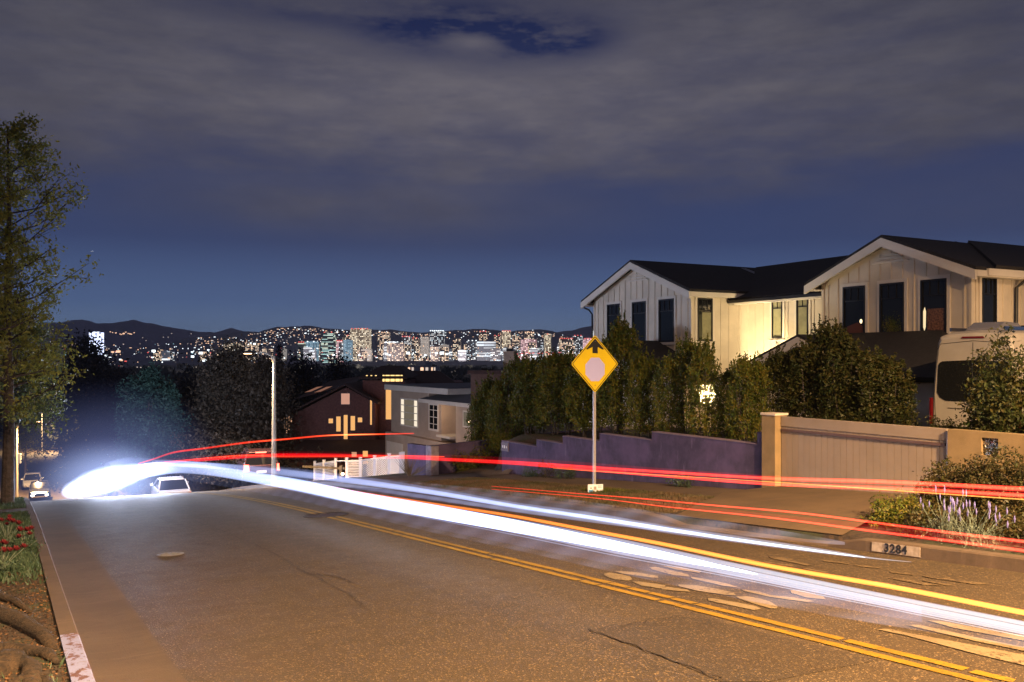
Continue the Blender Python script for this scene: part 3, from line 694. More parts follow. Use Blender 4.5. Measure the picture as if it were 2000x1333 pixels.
# ------------------------------------------------------------------ warning sign and yard sign
us = (1162 - 1000) / F; Ys = 19.4; Xs = us * Ys; ts_, Ss_ = ST(Xs, Ys)
zg = ground(ts_, Ss_)
sg = thing('stop_ahead_sign', 'yellow diamond warning sign with black arrow above a pale octagon on a steel post', 'traffic sign', (Xs, Ys, zg), radians(30))
HD = 1.293 / 2; zc = (700 - 711) / F * Ys - zg
def rdiam(h, r, n=5):
    pts = []
    for k in range(4):
        a0 = k * pi / 2; cx, cz = (h - r * 1.414) * cos(a0), (h - r * 1.414) * sin(a0)
        for j in range(n + 1):
            a = a0 - pi / 4 + (pi / 2) * j / n; pts.append((cx + r * cos(a), cz + r * sin(a)))
    return pts
def plate(poly, y0, y1, zc=zc): return MB().prism([(x, z + zc) for x, z in poly], y0, y1, 'y')
plate(rdiam(HD, .05), -.004, 0).build('panel', M['signyellow'], sg)
o_ = rdiam(HD - .028, .04); i_ = rdiam(HD - .050, .03); nb = len(o_)
mb = MB(); mb.add([(x, -.006, z + zc) for x, z in o_] + [(x, -.006, z + zc) for x, z in i_], [(k, (k + 1) % nb, nb + (k + 1) % nb, nb + k) for k in range(nb)]).build('border', M['black'], sg)
arrow = [(-.085, .245), (-.085, .36), (-.235, .34), (-.235, .33), (0, .575), (.235, .33), (.235, .34), (.085, .36), (.085, .245)]
arrow = [(-.072, .235), (-.072, .375), (-.215, .315), (-.24, .335), (0, .565), (.24, .335), (.215, .315), (.072, .375), (.072, .235)]
plate(arrow, -.0075, -.0045).build('arrow', M['black'], sg)
R8 = .262 / cos(pi / 8); plate([(R8 * cos(pi / 8 + k * pi / 4), R8 * sin(pi / 8 + k * pi / 4) - .125) for k in range(8)], -.0075, -.0045).build('octagon', M['signpink'], sg)
for zz in (.50, -.48): MB().prism([(.012 * cos(k * pi / 4), zc + zz + .012 * sin(k * pi / 4)) for k in range(8)], -.013, -.0076, 'y').build('bolt', M['chrome'], sg)
mb = MB(); mb.box(-.03, .03, .004, .01, -.3, zc + .5); mb.box(-.03, -.024, .0101, .045, -.3, zc + .5); mb.box(.024, .03, .0101, .045, -.3, zc + .5)
for k in range(70):
    z = .05 + k * .0375
    if z < zc + .4: mb.box(-.006, .006, .0015, .0035, z, z + .014)
mb.build('post', M['galv'], sg)
ys = thing('yard_sign', 'small white and blue leaflet board propped at the foot of the sign post', 'sign', (Xs + .0, Ys - .10, zg), radians(6))
MB().box(-.17, .17, -.012, 0, .0, .20).build('board', pbr('yard_sign_white', (.72, .74, .80), .6), ys)
mb = MB(); mb.box(-.155, -.06, -.015, -.0125, .012, .075); mb.box(-.05, -.02, -.015, -.0125, .02, .06); mb.box(.03, .155, -.015, -.0125, .012, .05).build('blue_print', pbr('print_blue', (.03, .30, .62), .6), ys)
mb = MB(); mb.box(-.04, .02, -.015, -.0125, .08, .15); mb.box(-.12, -.08, -.015, -.0125, .10, .13).build('pale_print', pbr('print_tan', (.35, .28, .25), .6), ys)
mb = MB()
for zz in (.14, .165, .12): mb.box(.05, .14, -.015, -.0125, zz, zz + .008)
mb.build('text_lines', pbr('print_grey', (.25, .25, .3), .6), ys)

# ------------------------------------------------------------------ white van in the court
van = thing('parked_van', 'white high-roof van seen from behind, parked behind the gate', 'van', None or (0, 0, 0), radians(-60))
X_, Y_, z_ = px_t(1822, 740, 18.2)
van.location = (X_ + .95 * (-D[0]), Y_ + .95 * (-D[1]), -2.12); van.rotation_euler = (0, 0, radians(-60))
# local: +y forward (= across the street frame), +x to the right (= up the street)
def van_sec(y, hw, zb, zt, r=.18):
    pts = [(-hw, zb + .05), (-hw + .06, zb), (hw - .06, zb), (hw, zb + .05), (hw, zb + .75), (hw - .035, zt * .62), (hw - .13, zt - r * 1.2), (hw - .19, zt - r * .45), (hw - .36, zt - .03), (0, zt), (-hw + .36, zt - .03), (-hw + .19, zt - r * .45), (-hw + .13, zt - r * 1.2), (-hw + .035, zt * .62), (-hw, zb + .75)]
    return [(x, y, z) for x, z in pts]
mb = MB(); mb.loft([van_sec(.0, .93, .42, 2.60), van_sec(.05, .985, .36, 2.68), van_sec(.3, 1.0, .35, 2.74), van_sec(3.6, 1.0, .35, 2.76), van_sec(4.2, 1.0, .35, 2.6), van_sec(4.9, .97, .35, 1.7), van_sec(5.6, .95, .35, 1.25), van_sec(5.85, .85, .4, .95)])
mb.build('body', M['vanwhite'], van, smooth=False, bevel=.02)
for s in (-1, 1):   # rear windows, rounded lower outer corners
    e = .85; x0 = .015
    poly = [(x0, 1.17), (.62, 1.17), (.76, 1.24), (.83, 1.36), (.80, 1.95), (.77, 2.02), (.70, 2.05), (x0, 2.08)]
    MB().prism([(s * x, z) for x, z in poly], -.018, -.0, 'y').build('rear_window', M['glass'], van)
mb = MB(); mb.box(-.006, .006, -.003, .002, .48, 2.46).build('door_seam', M['black'], van)
mb = MB(); mb.tube([(-.86, -.004, .5), (-.905, -.004, 1.3), (-.83, -.004, 2.32), (-.75, -.004, 2.44), (0, -.004, 2.50), (.75, -.004, 2.44), (.83, -.004, 2.32), (.905, -.004, 1.3), (.86, -.004, .5)], .006, 4).build('door_outline', M['black'], van)
MB().box(-.58, -.22, -.01, .0, 1.0, 1.012).build('door_trim', M['black'], van)
MB().prism([(-.27, 2.555), (.27, 2.555), (.23, 2.595), (-.23, 2.595)], -.02, .02, 'y').build('high_brake_light', M['redlens'], van)
for s in (-1, 1): MB().box(s * .985 - .05, s * .985 + .02, -.012, .16, .62, 1.22).build('taillight', M['redlens'], van, bevel=.01)
for s in (-1, 1):
    MB().prism([(4.15, 1.35), (4.15, 1.75), (4.3, 1.78), (4.3, 1.32)], s * 1.07, s * 1.25, 'x').build('mirror', M['black'], van)
MB().box(-.98, .98, -.06, .06, .36, .60).build('bumper', M['darkmetal'], van, bevel=.02)
for y in (.95, 4.6):
    for s in (-1, 1):
        w_ = MB(); w_.prism([(y + .35 * cos(k * pi / 10), .36 + .35 * sin(k * pi / 10)) for k in range(20)], s * .78, s * .985, 'x'); w_ = w_.build('wheel', M['tyre'], van)
        r_ = MB(); r_.prism([(y + .2 * cos(k * pi / 8), .36 + .2 * sin(k * pi / 8)) for k in range(16)], s * .99, s * .996, 'x').build('rim', M['chrome'], w_)
rb = MB(); rb.loft([[(x, y, z) for x, z in ((-.42, 2.72), (.42, 2.72), (.36, zt), (-.36, zt))] for y, zt in ((.35, 2.78), (.6, 2.92), (1.1, 2.90), (1.25, 2.78))]).build('roof_vent', M['carsilver'], van, bevel=.02)
mb = MB(); 
for s in (-.62, .62): mb.box(s - .02, s + .02, .15, 3.6, 2.72, 2.80)
mb.box(-.66, .66, 1.5, 1.56, 2.80, 2.83); mb.box(-.66, .66, 2.6, 2.66, 2.80, 2.83); mb.build('roof_rack', M['chrome'], van)
MB().box(-.5, .5, 1.65, 3.3, 2.832, 2.86).build('solar_panel', M['glass'], van)

# ------------------------------------------------------------------ white house on the right
HA = atan2(.464, .886)
hs = thing('white_house', 'two-storey white board-and-batten house with black roofs and floodlit walls', 'house', (6.59, 32.0, 0), HA)
ZB = -3.2
mb = MB()
def gable_vol(a0, a1, b0, b1, ze, zr_):    # ridge along a
    bm_ = (b0 + b1) / 2
    mb.prism([(b0, ZB), (b1, ZB), (b1, ze), (bm_, zr_), (b0, ze)], a0, a1, 'x')
gable_vol(0, 5.0, 0, 6.5, 2.55, 3.74)
mb.box(2.2, 8, -4.9, -.001, ZB, 2.2)
gable_vol(1.57, 6.0, -9.97, -4.78, 2.48, 3.48)
mb.box(3.0, 12, -9.96, -5, ZB, 2.46)
# battens: thin vertical strips, broken around the windows
wins1 = [(1.44 - .47, 1.44 + .47, .62, 2.26), (3.2 - .47, 3.2 + .47, .62, 2.26), (5.0 - .47, 5.0 + .47, .62, 2.26)]
winsA = [(.24, 1.0, .58, 2.26)]
winsB = [(-2.36, -1.84, .72, 2.2), (-3.56, -3.02, .72, 2.2)]
wins2 = [(-6.46, -5.6, .62, 2.26), (-7.86, -7.0, .62, 2.26), (-9.25, -8.42, .62, 2.26)]
winsR = [(.42 + 1.57, 1.06 + 1.57, .55, 2.26)]
def battens(plane, fixed, lo, hi, stepp, z0, ztop, wins):
    x = lo + stepp * .5
    while x < hi:
        zt = ztop(x); segs = [(z0, zt)]
        for wa, wb_, wz0, wz1 in wins:
            if wa - .14 < x < wb_ + .14:
                segs = [(z0, wz0 - .12), (wz1 + .12, zt)]
        for s0, s1 in segs:
            if s1 - s0 > .05:
                if plane == 'a': mb.box(fixed - .022, fixed + .01, x - .022, x + .022, s0, s1)
                else: mb.box(x - .022, x + .022, fixed - .022, fixed + .01, s0, s1)
        x += stepp
battens('a', 0, 0, 6.5, .40, -1.2, lambda b: 2.5 + 1.19 * (1 - abs(b - 3.25) / 3.25) - .15, wins1)
battens('b', 0, 0, 2.2, .40, ZB, lambda a: 2.45, winsA)
battens('a', 2.2, -4.78, 0, .40, ZB, lambda b: 2.12, winsB)
battens('a', 1.57, -9.97, -4.78, .40, -.5, lambda b: 2.43 + 1.0 * (1 - abs(b + 7.375) / 2.595) - .12, wins2)
battens('b', -9.97, 1.57, 9, .40, -1, lambda a: 2.40, winsR)
# corner boards
for a, b in ((0, 0), (0, 6.5), (1.57, -9.97), (1.57, -4.78)): mb.box(a - .03, a + .06, b - .03 if b <= 0 or b < -5 else b - .06, b + .06 if b <= 0 else b + .03, ZB, 2.42)
mb.build('wall', M['board'], hs)
def roof_gable(name, a0, a1, bc, half, zr_, pitch, th=.09, over=.42):
    """two sloped slabs with a ridge along a"""
    hw = half + over; m_ = MB(); zE = zr_ - hw * pitch
    for s in (-1, 1):
        m_.prism([(bc, zr_ + .0), (bc + s * hw, zE), (bc + s * hw, zE + th), (bc, zr_ + th)], a0, a1, 'x')
    o = m_.build(name, M['roof'], hs)
    r_ = MB()
    for s in (-1, 1):      # raking fascia at the gable end and the eave soffits
        r_.prism([(bc, zr_ - .27), (bc + s * hw, zE - .27), (bc + s * hw, zE - .004), (bc, zr_ - .004)], a0 - .025, a0 + .05, 'x')
        r_.prism([(bc + s * (hw - .05), zE - .17), (bc + s * (hw + .012), zE - .17), (bc + s * (hw + .012), zE - .006), (bc + s * (hw - .05), zE - .006)], a0 + .052, a1 - .02, 'x')
        r_.box(a0 + .052, a1 - .02, min(bc + s * half, bc + s * (hw - .052)), max(bc + s * half, bc + s * (hw - .052)), zE - .16, zE - .13)
    r_.build('fascia', M['trim'], o); return o
PT = .385
roof_gable('roof', -.42, 6.9, 3.25, 3.25, 3.83, PT)
roof_gable('roof', 1.15, 9.5, -7.375, 2.595, 3.60, .405)
# main roof, ridge parallel to the street, hipped at the near end
m_ = MB(); zR = 3.86; aR = 6.2; eA = 1.78; zE = zR - (aR - eA) * PT
m_.add([(eA, -.15, zE), (aR, 3.25, zR), (aR, -6.2, zR), (eA, -4.9, zE), (10.6, 6.5, zE), (10.6, -9, zE + .0)], [(0, 3, 2, 1), (1, 2, 5, 4), (3, 5, 2)])
m_.add([(eA, .25, zE), (aR, 4.0, zR), (eA, -.15, zE)], [(0, 2, 1)])
mr = m_.build('roof', M['roof'], hs)
so = mr.modifiers.new('thick', 'SOLIDIFY'); so.thickness = .09; so.offset = 1
m_ = MB(); m_.box(eA - .02, eA + .05, -4.75, -.05, zE - .17, zE - .004); m_.box(eA + .051, 2.2, -4.75, -.02, zE - .15, zE - .12); m_.build('fascia', M['trim'], mr)
m_ = MB(); m_.box(eA - .12, eA - .021, -4.75, -.05, zE - .10, zE + .0).build('gutter', M['darkmetal'], mr)
# near right wing roof beyond the second gable: long low hip along the right wall
m_ = MB(); m_.add([(1.9, -10.45, 2.44), (13, -10.45, 2.44), (13, -7.2, 3.72), (5.4, -7.2, 3.72)], [(0, 1, 2, 3)])
wr = m_.build('roof', M['roof'], hs); so = wr.modifiers.new('thick', 'SOLIDIFY'); so.thickness = .09; so.offset = 1
m_ = MB(); m_.box(1.62, 13, -10.46, -10.39, 2.24, 2.428); m_.box(1.62, 13, -10.388, -9.98, 2.26, 2.29); m_.build('fascia', M['trim'], wr)
# gable vents
for bc, a, zt in ((3.25, 0, 3.36), (-7.375, 1.57, 3.14)):
    for k in range(3):
        hw = .62 * (3 - k) / 3 + .06; z = zt - .26 + k * .11
        MB().prism([(bc - hw, z), (bc + hw, z), (bc + hw - .14, z + .05), (bc - hw + .14, z + .05)], a - .07, a - .0, 'x').build('vent_louvre', M['trim'], hs)
# windows: dark frame, glass, three upper lights, white casing
lit = None
def window(plane, fixed, lo, hi, z0, z1, glass, sill=True, mull=True, dirn=-1):
    def B(m_, x0, x1, d0, d1, za, zb_):
        if plane == 'a': m_.box(fixed - d1, fixed - d0, x0, x1, za, zb_)
        else: m_.box(x0, x1, fixed - d1, fixed - d0, za, zb_)
    f = MB(); t = .055
    B(f, lo, lo + t, .004, .05, z0, z1); B(f, hi - t, hi, .004, .05, z0, z1); B(f, lo + t, hi - t, .004, .05, z0, z0 + t); B(f, lo + t, hi - t, .004, .05, z1 - t, z1)
    if mull:
        zm = z1 - (z1 - z0) * .28; B(f, lo + t, hi - t, .012, .04, zm - .018, zm + .018); n = 3 if hi - lo > .6 else 2
        for k in range(1, n): x = lo + (hi - lo) * k / n; B(f, x - .011, x + .011, .012, .034, zm + .02, z1 - t)
    o = f.build('window', M['darkmetal'], hs)
    p = MB(); B(p, lo + t, hi - t, .006, .011, z0 + t, z1 - t); p.build('pane', glass, o)
    c = MB(); w_ = .10
    B(c, lo - w_, lo - .002, .0, .036, z0 - w_, z1 + w_); B(c, hi + .002, hi + w_, .0, .036, z0 - w_, z1 + w_); B(c, lo - .001, hi + .001, .0, .036, z1 + .002, z1 + w_); B(c, lo - w_ - .03, hi + w_ + .03, .037, .075, z0 - w_ - .01, z0 - w_ + .045); B(c, lo, hi, 0, .036, z0 - w_, z0 - .002)
    c.build('casing', M['trim'], o); return o
for a, b, c, d in wins1: window('a', 0, a, b, c, d, M['houseglass'])
o = window('b', 0, .26, .98, .62, 2.22, M['glass'])
for a, b, c, d in winsB: window('a', 2.2, a, b, c, d, M['curtain'])
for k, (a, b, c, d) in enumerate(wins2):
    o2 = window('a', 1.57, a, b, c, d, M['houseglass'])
    if k == 0: MB().prism([(a + .08, .72), (b - .10, .72), (b - .14, 1.0), (a + .3, 1.12), (a + .1, 1.0)], 1.554, 1.5565, 'x').build('brown_reflection', pbr('rust_reflection', (.12, .04, .03), .8), o2); MB().prism([(a + .17 + .05 * cos(q * .63), 1.15 + .07 * sin(q * .63)) for q in range(10)], 1.553, 1.556, 'x').build('lamp', emit('reflected_spot_small', (1, .75, .4), 2.2, False), o2)  # rust shape and glowing spot laid on the pane to imitate reflections
    if k == 1:
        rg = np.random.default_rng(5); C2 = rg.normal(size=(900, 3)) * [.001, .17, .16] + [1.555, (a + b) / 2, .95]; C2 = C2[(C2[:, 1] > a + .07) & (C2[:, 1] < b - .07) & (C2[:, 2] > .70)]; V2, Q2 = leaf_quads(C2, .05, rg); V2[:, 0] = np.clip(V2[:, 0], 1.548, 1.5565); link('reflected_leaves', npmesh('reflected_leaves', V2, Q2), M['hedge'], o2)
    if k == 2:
        MB().prism([(b - .11, .78), (b - .07, .9), (b - .07, 1.35), (b - .12, 1.48), (b - .16, 1.35), (b - .15, .9)], 1.553, 1.556, 'x').build('lamp', emit('reflected_spot_tall', (1, .75, .42), 1.1, False), o2)  # glow on the pane imitating a reflected light
        MB().box(1.5555, 1.5568, a + .06, b - .2, .70, 1.42).build('picture', pbr('blotchy_reflection', (.24, .11, .07), .7, nscale=18, col2=(.05, .025, .02)), o2)  # brown blotches painted on the pane as a reflection
for a, b, c, d in winsR: window('b', -9.97, a, b, c, d, M['houseglass'])
cu = MB(); secs = []
for k in range(14):
    x = .50 + .42 * k / 13; y = -.0125 - .006 * (k % 2); secs.append([(x, y, .70), (x, y, 1.70), (x, y - .001, 1.70), (x, y - .001, .70)])
cu.loft(secs).build('curtain', M['curtain'], o)
# glow colour for reflections painted on the near windows
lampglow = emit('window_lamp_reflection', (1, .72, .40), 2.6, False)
# lower roofs
def low_gable(bc, half, ap, zr_, back, nm):
    m_ = MB(); zE = zr_ - half * PT
    for s in (-1, 1): m_.prism([(bc, zr_), (bc + s * half, zE), (bc + s * half, zE + .08), (bc, zr_ + .08)], ap, back, 'x')
    o = m_.build('porch_roof', M['roof'], hs); f = MB()
    for s in (-1, 1): f.prism([(bc, zr_ - .26), (bc + s * half, zE - .26), (bc + s * half, zE - .004), (bc, zr_ - .004)], ap - .03, ap + .05, 'x')
    f.build('fascia', M['trim'], o)
    w_ = MB(); w_.prism([(bc - half + .5, ZB), (bc + half - .5, ZB), (bc + half - .5, zE + .5 * PT - .06), (bc, zr_ - .06), (bc - half + .5, zE + .5 * PT - .06)], ap + .45, back, 'x'); w_.build('porch_wall', M['board'], hs)
    for k in range(3):
        hw = .62 * (3 - k) / 3 + .06; z = zr_ - .75 + k * .12
        MB().prism([(bc - hw, z), (bc + hw, z), (bc + hw - .14, z + .05), (bc - hw + .14, z + .05)], ap + .37, ap + .45, 'x').build('vent_louvre', M['trim'], hs)
low_gable(-6.64, 3.55, -1.5, .62, 1.55, '')
low_gable(2.0, 3.9, -1.9, .60, -.001, '')
m_ = MB(); m_.add([(1.56, -5.2, .72), (1.56, -9.1, .72), (-1.6, -11.2, -.55), (-1.6, -5.2, -.55), (1.56, -11.2, -.5)], [(0, 3, 2, 1), (1, 2, 4)])
lr = m_.build('porch_roof', M['roof'], hs); so = lr.modifiers.new('thick', 'SOLIDIFY'); so.thickness = .08; so.offset = 1
m_ = MB(); m_.box(-1.3, 1.4, -11.0, -9.99, ZB, -.62).build('porch_wall', M['board'], hs)
# pipes, skylight strip, downspout
m_ = MB(); m_.lathe([(.05, 0), (.05, .62)], 10, (8.2, -7.5, 3.45)); m_.build('vent_pipe', M['black'], hs)
m_ = MB(); m_.lathe([(.06, 0), (.06, .25), (.14, .26), (.14, .36), (.02, .38)], 10, (9.4, -7.7, 3.55)); m_.build('vent_pipe', M['black'], hs)
m_ = MB(); m_.tube([(3.70, -10.3, 2.3), (3.55, -10.25, 2.2), (3.45, -10.06, 2.0), (3.45, -10.04, -1.5)], .045, 8).build('downspout', M['black'], hs)
m_ = MB(); m_.tube([(-.25, 6.95, 2.2), (-.12, 6.75, 2.1), (-.05, 6.6, 1.9), (-.05, 6.56, -1.5)], .04, 8).build('downspout', M['black'], hs)
m_ = MB(); a_, z_a = 5.9, 3.83 - 0 
m_.prism([(0.4, 2.80), (3.0, 3.78), (3.0, 3.84), (0.4, 2.86)], 5.15, 5.21, 'x'); m_.prism([(0.4, 2.80), (3.0, 3.78), (3.0, 3.84), (0.4, 2.86)], 5.32, 5.38, 'x')
m_.build('flashing', M['galv'], hs)
# lamps that flood the inner corner from below
def hpt(a, b, z): return (6.59 + a * .886 - b * .464, 32 + a * .464 + b * .886, z)
def lamp(typ, loc, energy, col, parent=None, size=.1, spot=None, aim=None, blend=.5, name='light'):
    l = bpy.data.lights.new(name, typ); l.energy = energy; l.color = col
    if typ in ('POINT', 'SPOT'): l.shadow_soft_size = size
    if typ == 'SPOT': l.spot_size = radians(spot); l.spot_blend = blend
    o = bpy.data.objects.new(name, l); COL.objects.link(o)
    if parent: o.parent = parent
    o.location = loc
    if aim is not None: o.rotation_euler = (Vector(aim) - Vector(loc)).to_track_quat('-Z', 'Y').to_euler()
    return o
WARM = (1, .77, .42)
for k, (a, b, z, e, aim, lb) in enumerate([(-.5, -1.7, -1.9, 1350, (1.6, -.6, 2.6), 'small garden floodlight at the foot of the bright corner, left one'), (.6, -3.4, -1.9, 1150, (2.2, -3.2, 2.6), 'small garden floodlight at the foot of the bright corner, right one')]):
    fl = thing('floodlight', lb, 'lamp', hpt(a, b, z), HA, 'garden floodlights')
    MB().lathe([(.02, -1.0), (.02, 0), (.07, .0), (.09, .10), (.0, .101)], 10).build('lamp_body', M['black'], fl)
    MB().lathe([(.07, .104), (.07, .11)], 10).build('lens', emit('flood_lens', (1, .8, .45), 30), fl)
    l = lamp('SPOT', (0, 0, .18), e, WARM, fl, .08, 150, (aim[0] - a, aim[1] - b, aim[2] - z), 1.0)
l = lamp('POINT', (2.6, -11.6, 1.4), 42, (1, .66, .34), hs, .2)
l = lamp('POINT', (.9, 7.6, -1.6), 26, (1, .78, .5), hs, .1)
# vent pipe etc. done

# ------------------------------------------------------------------ taupe house, down the street on the right
th_t = 24.8
def f_at(px, py, t=th_t): return px_t(px, py, t)
sT = lambda px: S_at(px, th_t)
s0, s1 = sT(928), sT(764)
bh = thing('taupe_house', 'flat-roofed taupe stucco house with white front door and lit picture window', 'house', (0, 0, 0), RZ)
zt = f_at(770, 762)[2]; zbm = -11
mb = MB(); mb.box(th_t, th_t + 9, sT(838), s1, zbm, zt); mb.box(th_t + 1.6, th_t + 9, sT(960), sT(838) - .001, zbm, zt + .1)
za = f_at(880, 788)[2]
mb.box(th_t + .0015, th_t + 1.599, sT(862), sT(838) - .001, zbm, za); mb.box(th_t + .003, th_t + 1.5985, sT(1000), sT(890), zbm, za); mb.box(th_t + 1.2, th_t + 1.598, sT(890) + .001, sT(862) - .001, zbm, za)
mb.box(th_t - .5, th_t - .001, sT(890) - .8, s1 - .1, zbm, f_at(800, 840)[2] - .35)
mb.build('wall', M['stucco_grey'], bh)
m_ = MB(); m_.box(th_t - .35, th_t + 9.4, sT(838) - 3.6, s1 + .5, zt + .001, zt + .38); m_.build('roof', M['cream'], bh)
m_ = MB(); m_.box(th_t - .3, th_t + 9.3, sT(838) - 3.5, s1 + .4, zt + .381, zt + .42).build('roof_top', M['greyroof'], bh)
m_ = MB(); m_.prism([(th_t - .55, za + .002), (th_t + 1.6, za + .28), (th_t + 1.6, za + .5), (th_t - .55, za + .30)], sT(1010), sT(836) + .2, 'y')
m_ = MB(); q = [(th_t - .55, za + .05), (th_t + 2.4, za + .75), (th_t + 2.4, za + .85), (th_t - .55, za + .17)]
m_.loft([[(x, y, z) for x, z in q] for y in (sT(1010), sT(836) + .15)]).build('porch_roof', M['greyroof'], bh)
m_ = MB(); m_.box(th_t - .64, th_t - .552, sT(1010), sT(836) + .2, za - .08, za + .16); m_.box(th_t - .5, th_t + .0, sT(1010), sT(836) + .1, za - .02, za + .04); m_.build('porch_fascia', M['cream'], bh)
def bwin(px0, px1, py0, py1, nm, glass, bars=(), hb=(), out=.05, fr=.09, pm=None):
    t = th_t; y1, y0 = sT(px0), sT(px1); pc = (px0 + px1) / 2; z1, z0 = f_at(pc, py0)[2], f_at(pc, py1)[2]
    f = MB(); f.box(t - out, t - .004, y0, y0 + fr, z0, z1); f.box(t - out, t - .004, y1 - fr, y1, z0, z1); f.box(t - out, t - .004, y0 + fr, y1 - fr, z0, z0 + fr); f.box(t - out, t - .004, y0 + fr, y1 - fr, z1 - fr, z1)
    for b in bars: x = y0 + (y1 - y0) * b; f.box(t - out * .8, t - .006, x - .03, x + .03, z0 + fr, z1 - fr)
    for h in hb: z = z0 + (z1 - z0) * h; f.box(t - out * .75, t - .007, y0 + fr, y1 - fr, z - .025, z + .025)
    o = f.build(nm, M['cream'], bh); p = MB(); p.box(t - .018, t - .008, y0 + fr, y1 - fr, z0 + fr, z1 - fr).build('pane', glass, o)
    return o, (y0, y1, z0, z1)
M['litpane'] = emit('lit_curtained_glass', (1, .80, .50), 1.25, False)
M['litside'] = emit('lit_side_glass', (1, .86, .66), 1.0, False)
M['dimpane'] = emit('dim_blind_glass', (.42, .34, .25), .35, False)
o, (y0, y1, z0, z1) = bwin(783, 817, 779, 834, 'window', M['dimpane'], (.22, .78), (.25, .5, .75))
for a, b in ((y0 + .1, y0 + (y1 - y0) * .21), (y0 + (y1 - y0) * .80, y1 - .1)): MB().box(th_t - .024, th_t - .0185, a, b, z0 + .1, z1 - .1).build('side_light', M['litside'], o)
bwin(838, 857, 788, 842, 'window', M['glass'], (.5,), (.25, .5, .75), fr=.13)
o, (y0, y1, z0, z1) = bwin(905, 941, 804, 837, 'window', M['dimpane'], (), ())
m_ = MB(); yc = y0 + (y1 - y0) * .52; zc_ = z0 + (z1 - z0) * .36
for k in range(2): m_.lathe([(.001, -.11), (.11, -.04), (.12, .04), (.001, .12)], 10, (th_t - .10, yc - .24 * k, zc_ - .1 * k))
m_.build('hanging_lamp', emit('room_lamp', (1, .80, .45), 9), o)
ed = MB(); yA, yB = sT(889), sT(863); z0, z1 = f_at(876, 851)[2], f_at(876, 793)[2]
ed.box(th_t + 1.13, th_t + 1.198, yA, yB, z0, z1); pnl = ed.build('entry_panel', M['cream'], bh)
dr = MB().box(th_t + 1.06, th_t + 1.128, yA + .05, yA + .05 + .95, z0 + .01, z1 - .06).build('door', pbr('white_door', (.72, .64, .55), .5), bh, bevel=.01)
mb = MB(); mb.box(th_t + 1.02, th_t + 1.06, yA + .9, yA + .93, z0 + .9, z0 + 1.15).build('handle', M['darkmetal'], dr)
MB().box(th_t - .4, th_t + 1.2, yA - .05, yB + .05, z0 - .14, z0 - .003).build('step', M['cream'], bh)
MB().box(th_t + 1.10, th_t + 1.129, yB - .75, yB - .3, z0 + 1.05, z0 + 1.17).build('mail_slot', M['iron'], bh)
gd = MB(); yG0, yG1 = sT(800), sT(768); gd.box(th_t - .53, th_t - .501, yG0, yG1, zbm, f_at(785, 864)[2])
for k in range(1, 4): gd.box(th_t - .545, th_t - .531, yG0, yG1, f_at(785, 864)[2] - k * .5, f_at(785, 864)[2] - k * .5 + .04)
gd.build('garage_door', M['cream'], bh)
lamp('POINT', (th_t - .6, (yA + yB) / 2, za - .35), 55, (1, .74, .5), bh, .08)
MB().lathe([(.02, .12), (.09, .05), (.09, -.05), (.02, -.06)], 10, (th_t + .3, (yA + yB) / 2, za - .1)).build('porch_lamp', emit('porch_lamp_glow', (1, .8, .55), 6), bh)

# ------------------------------------------------------------------ brown shingle house beyond it
Yb = 72.0; RB = radians(7)
def bw(px, py, Y=Yb): return at(px, py, Y)
O = bw(640, 900); br = thing('brown_house', 'dark red-brown shingled house with tall glowing slit windows and a lantern tower', 'house', (O[0], Yb, 0), 0)
def lx(px): return (px - 1000) / F * Yb - O[0]
def lz(py): return (700 - py) / F * Yb
mb = MB(); zlow = lz(925) - 2
mb.add([], []); mb.prism([(lx(552), zlow), (lx(733), zlow), (lx(733), lz(788)), (lx(676), lz(757)), (lx(556), lz(818))], 0, 9, 'y')
mb.box(lx(702), lx(786), 1.5, 10, zlow, lz(744)); mb.box(lx(533), lx(553), .8, 8, zlow, lz(833))
mb.build('wall', M['brownwood'], br)
m_ = MB()
pk = (lx(676), lz(753)); el = (lx(540), lz(822)); er = (lx(740), lz(790))
m_.prism([(pk[0], pk[1]), (el[0], el[1]), (el[0], el[1] + .16), (pk[0], pk[1] + .16)], -.5, 9.5, 'y'); m_.prism([(pk[0], pk[1] + .001), (er[0], er[1]), (er[0], er[1] + .16), (pk[0], pk[1] + .161)], -.5, 9.5, 'y')
m_.build('roof', M['redroof'], br)
# upper wing with the skylights: a roof slope seen to the left, behind the gable
m_ = MB(); m_.add([(lx(548), 4, lz(786)), (lx(672), 4, lz(752)), (lx(672), 12, lz(738)), (lx(585), 12, lz(752))], [(0, 1, 2, 3)]); rs = m_.build('roof', M['redroof'], br)
for k, px in enumerate((573, 593)):
    MB().add([(lx(px), 3.9, lz(772)), (lx(px + 14), 3.9, lz(770)), (lx(px + 26), 6.4, lz(761)), (lx(px + 13), 6.4, lz(762.5))], [(0, 1, 2, 3)]).build('skylight', emit('skylight_glow', (.9, .42, .28), .28, False), rs, loc=(0, -.12, .06))
m_ = MB(); h0 = lz(741); m_.loft([[(lx(697), 1.0, h0), (lx(792), 1.0, h0), (lx(792), 10.5, h0), (lx(697), 10.5, h0)], [(lx(697), 1.0, h0 + .12), (lx(792), 1.0, h0 + .12), (lx(792), 10.5, h0 + .12), (lx(697), 10.5, h0 + .12)], [(lx(727), 5, lz(716)), (lx(768), 5, lz(716)), (lx(768), 7, lz(716)), (lx(727), 7, lz(716))]]).build('tower_roof', M['redroof'], br)
MW = emit('warm_window', (1, .50, .17), .95, False); MW2 = emit('bright_band_window', (1, .66, .24), 1.7, False); MW3 = emit('rosy_window', (1, .50, .36), .62, False)
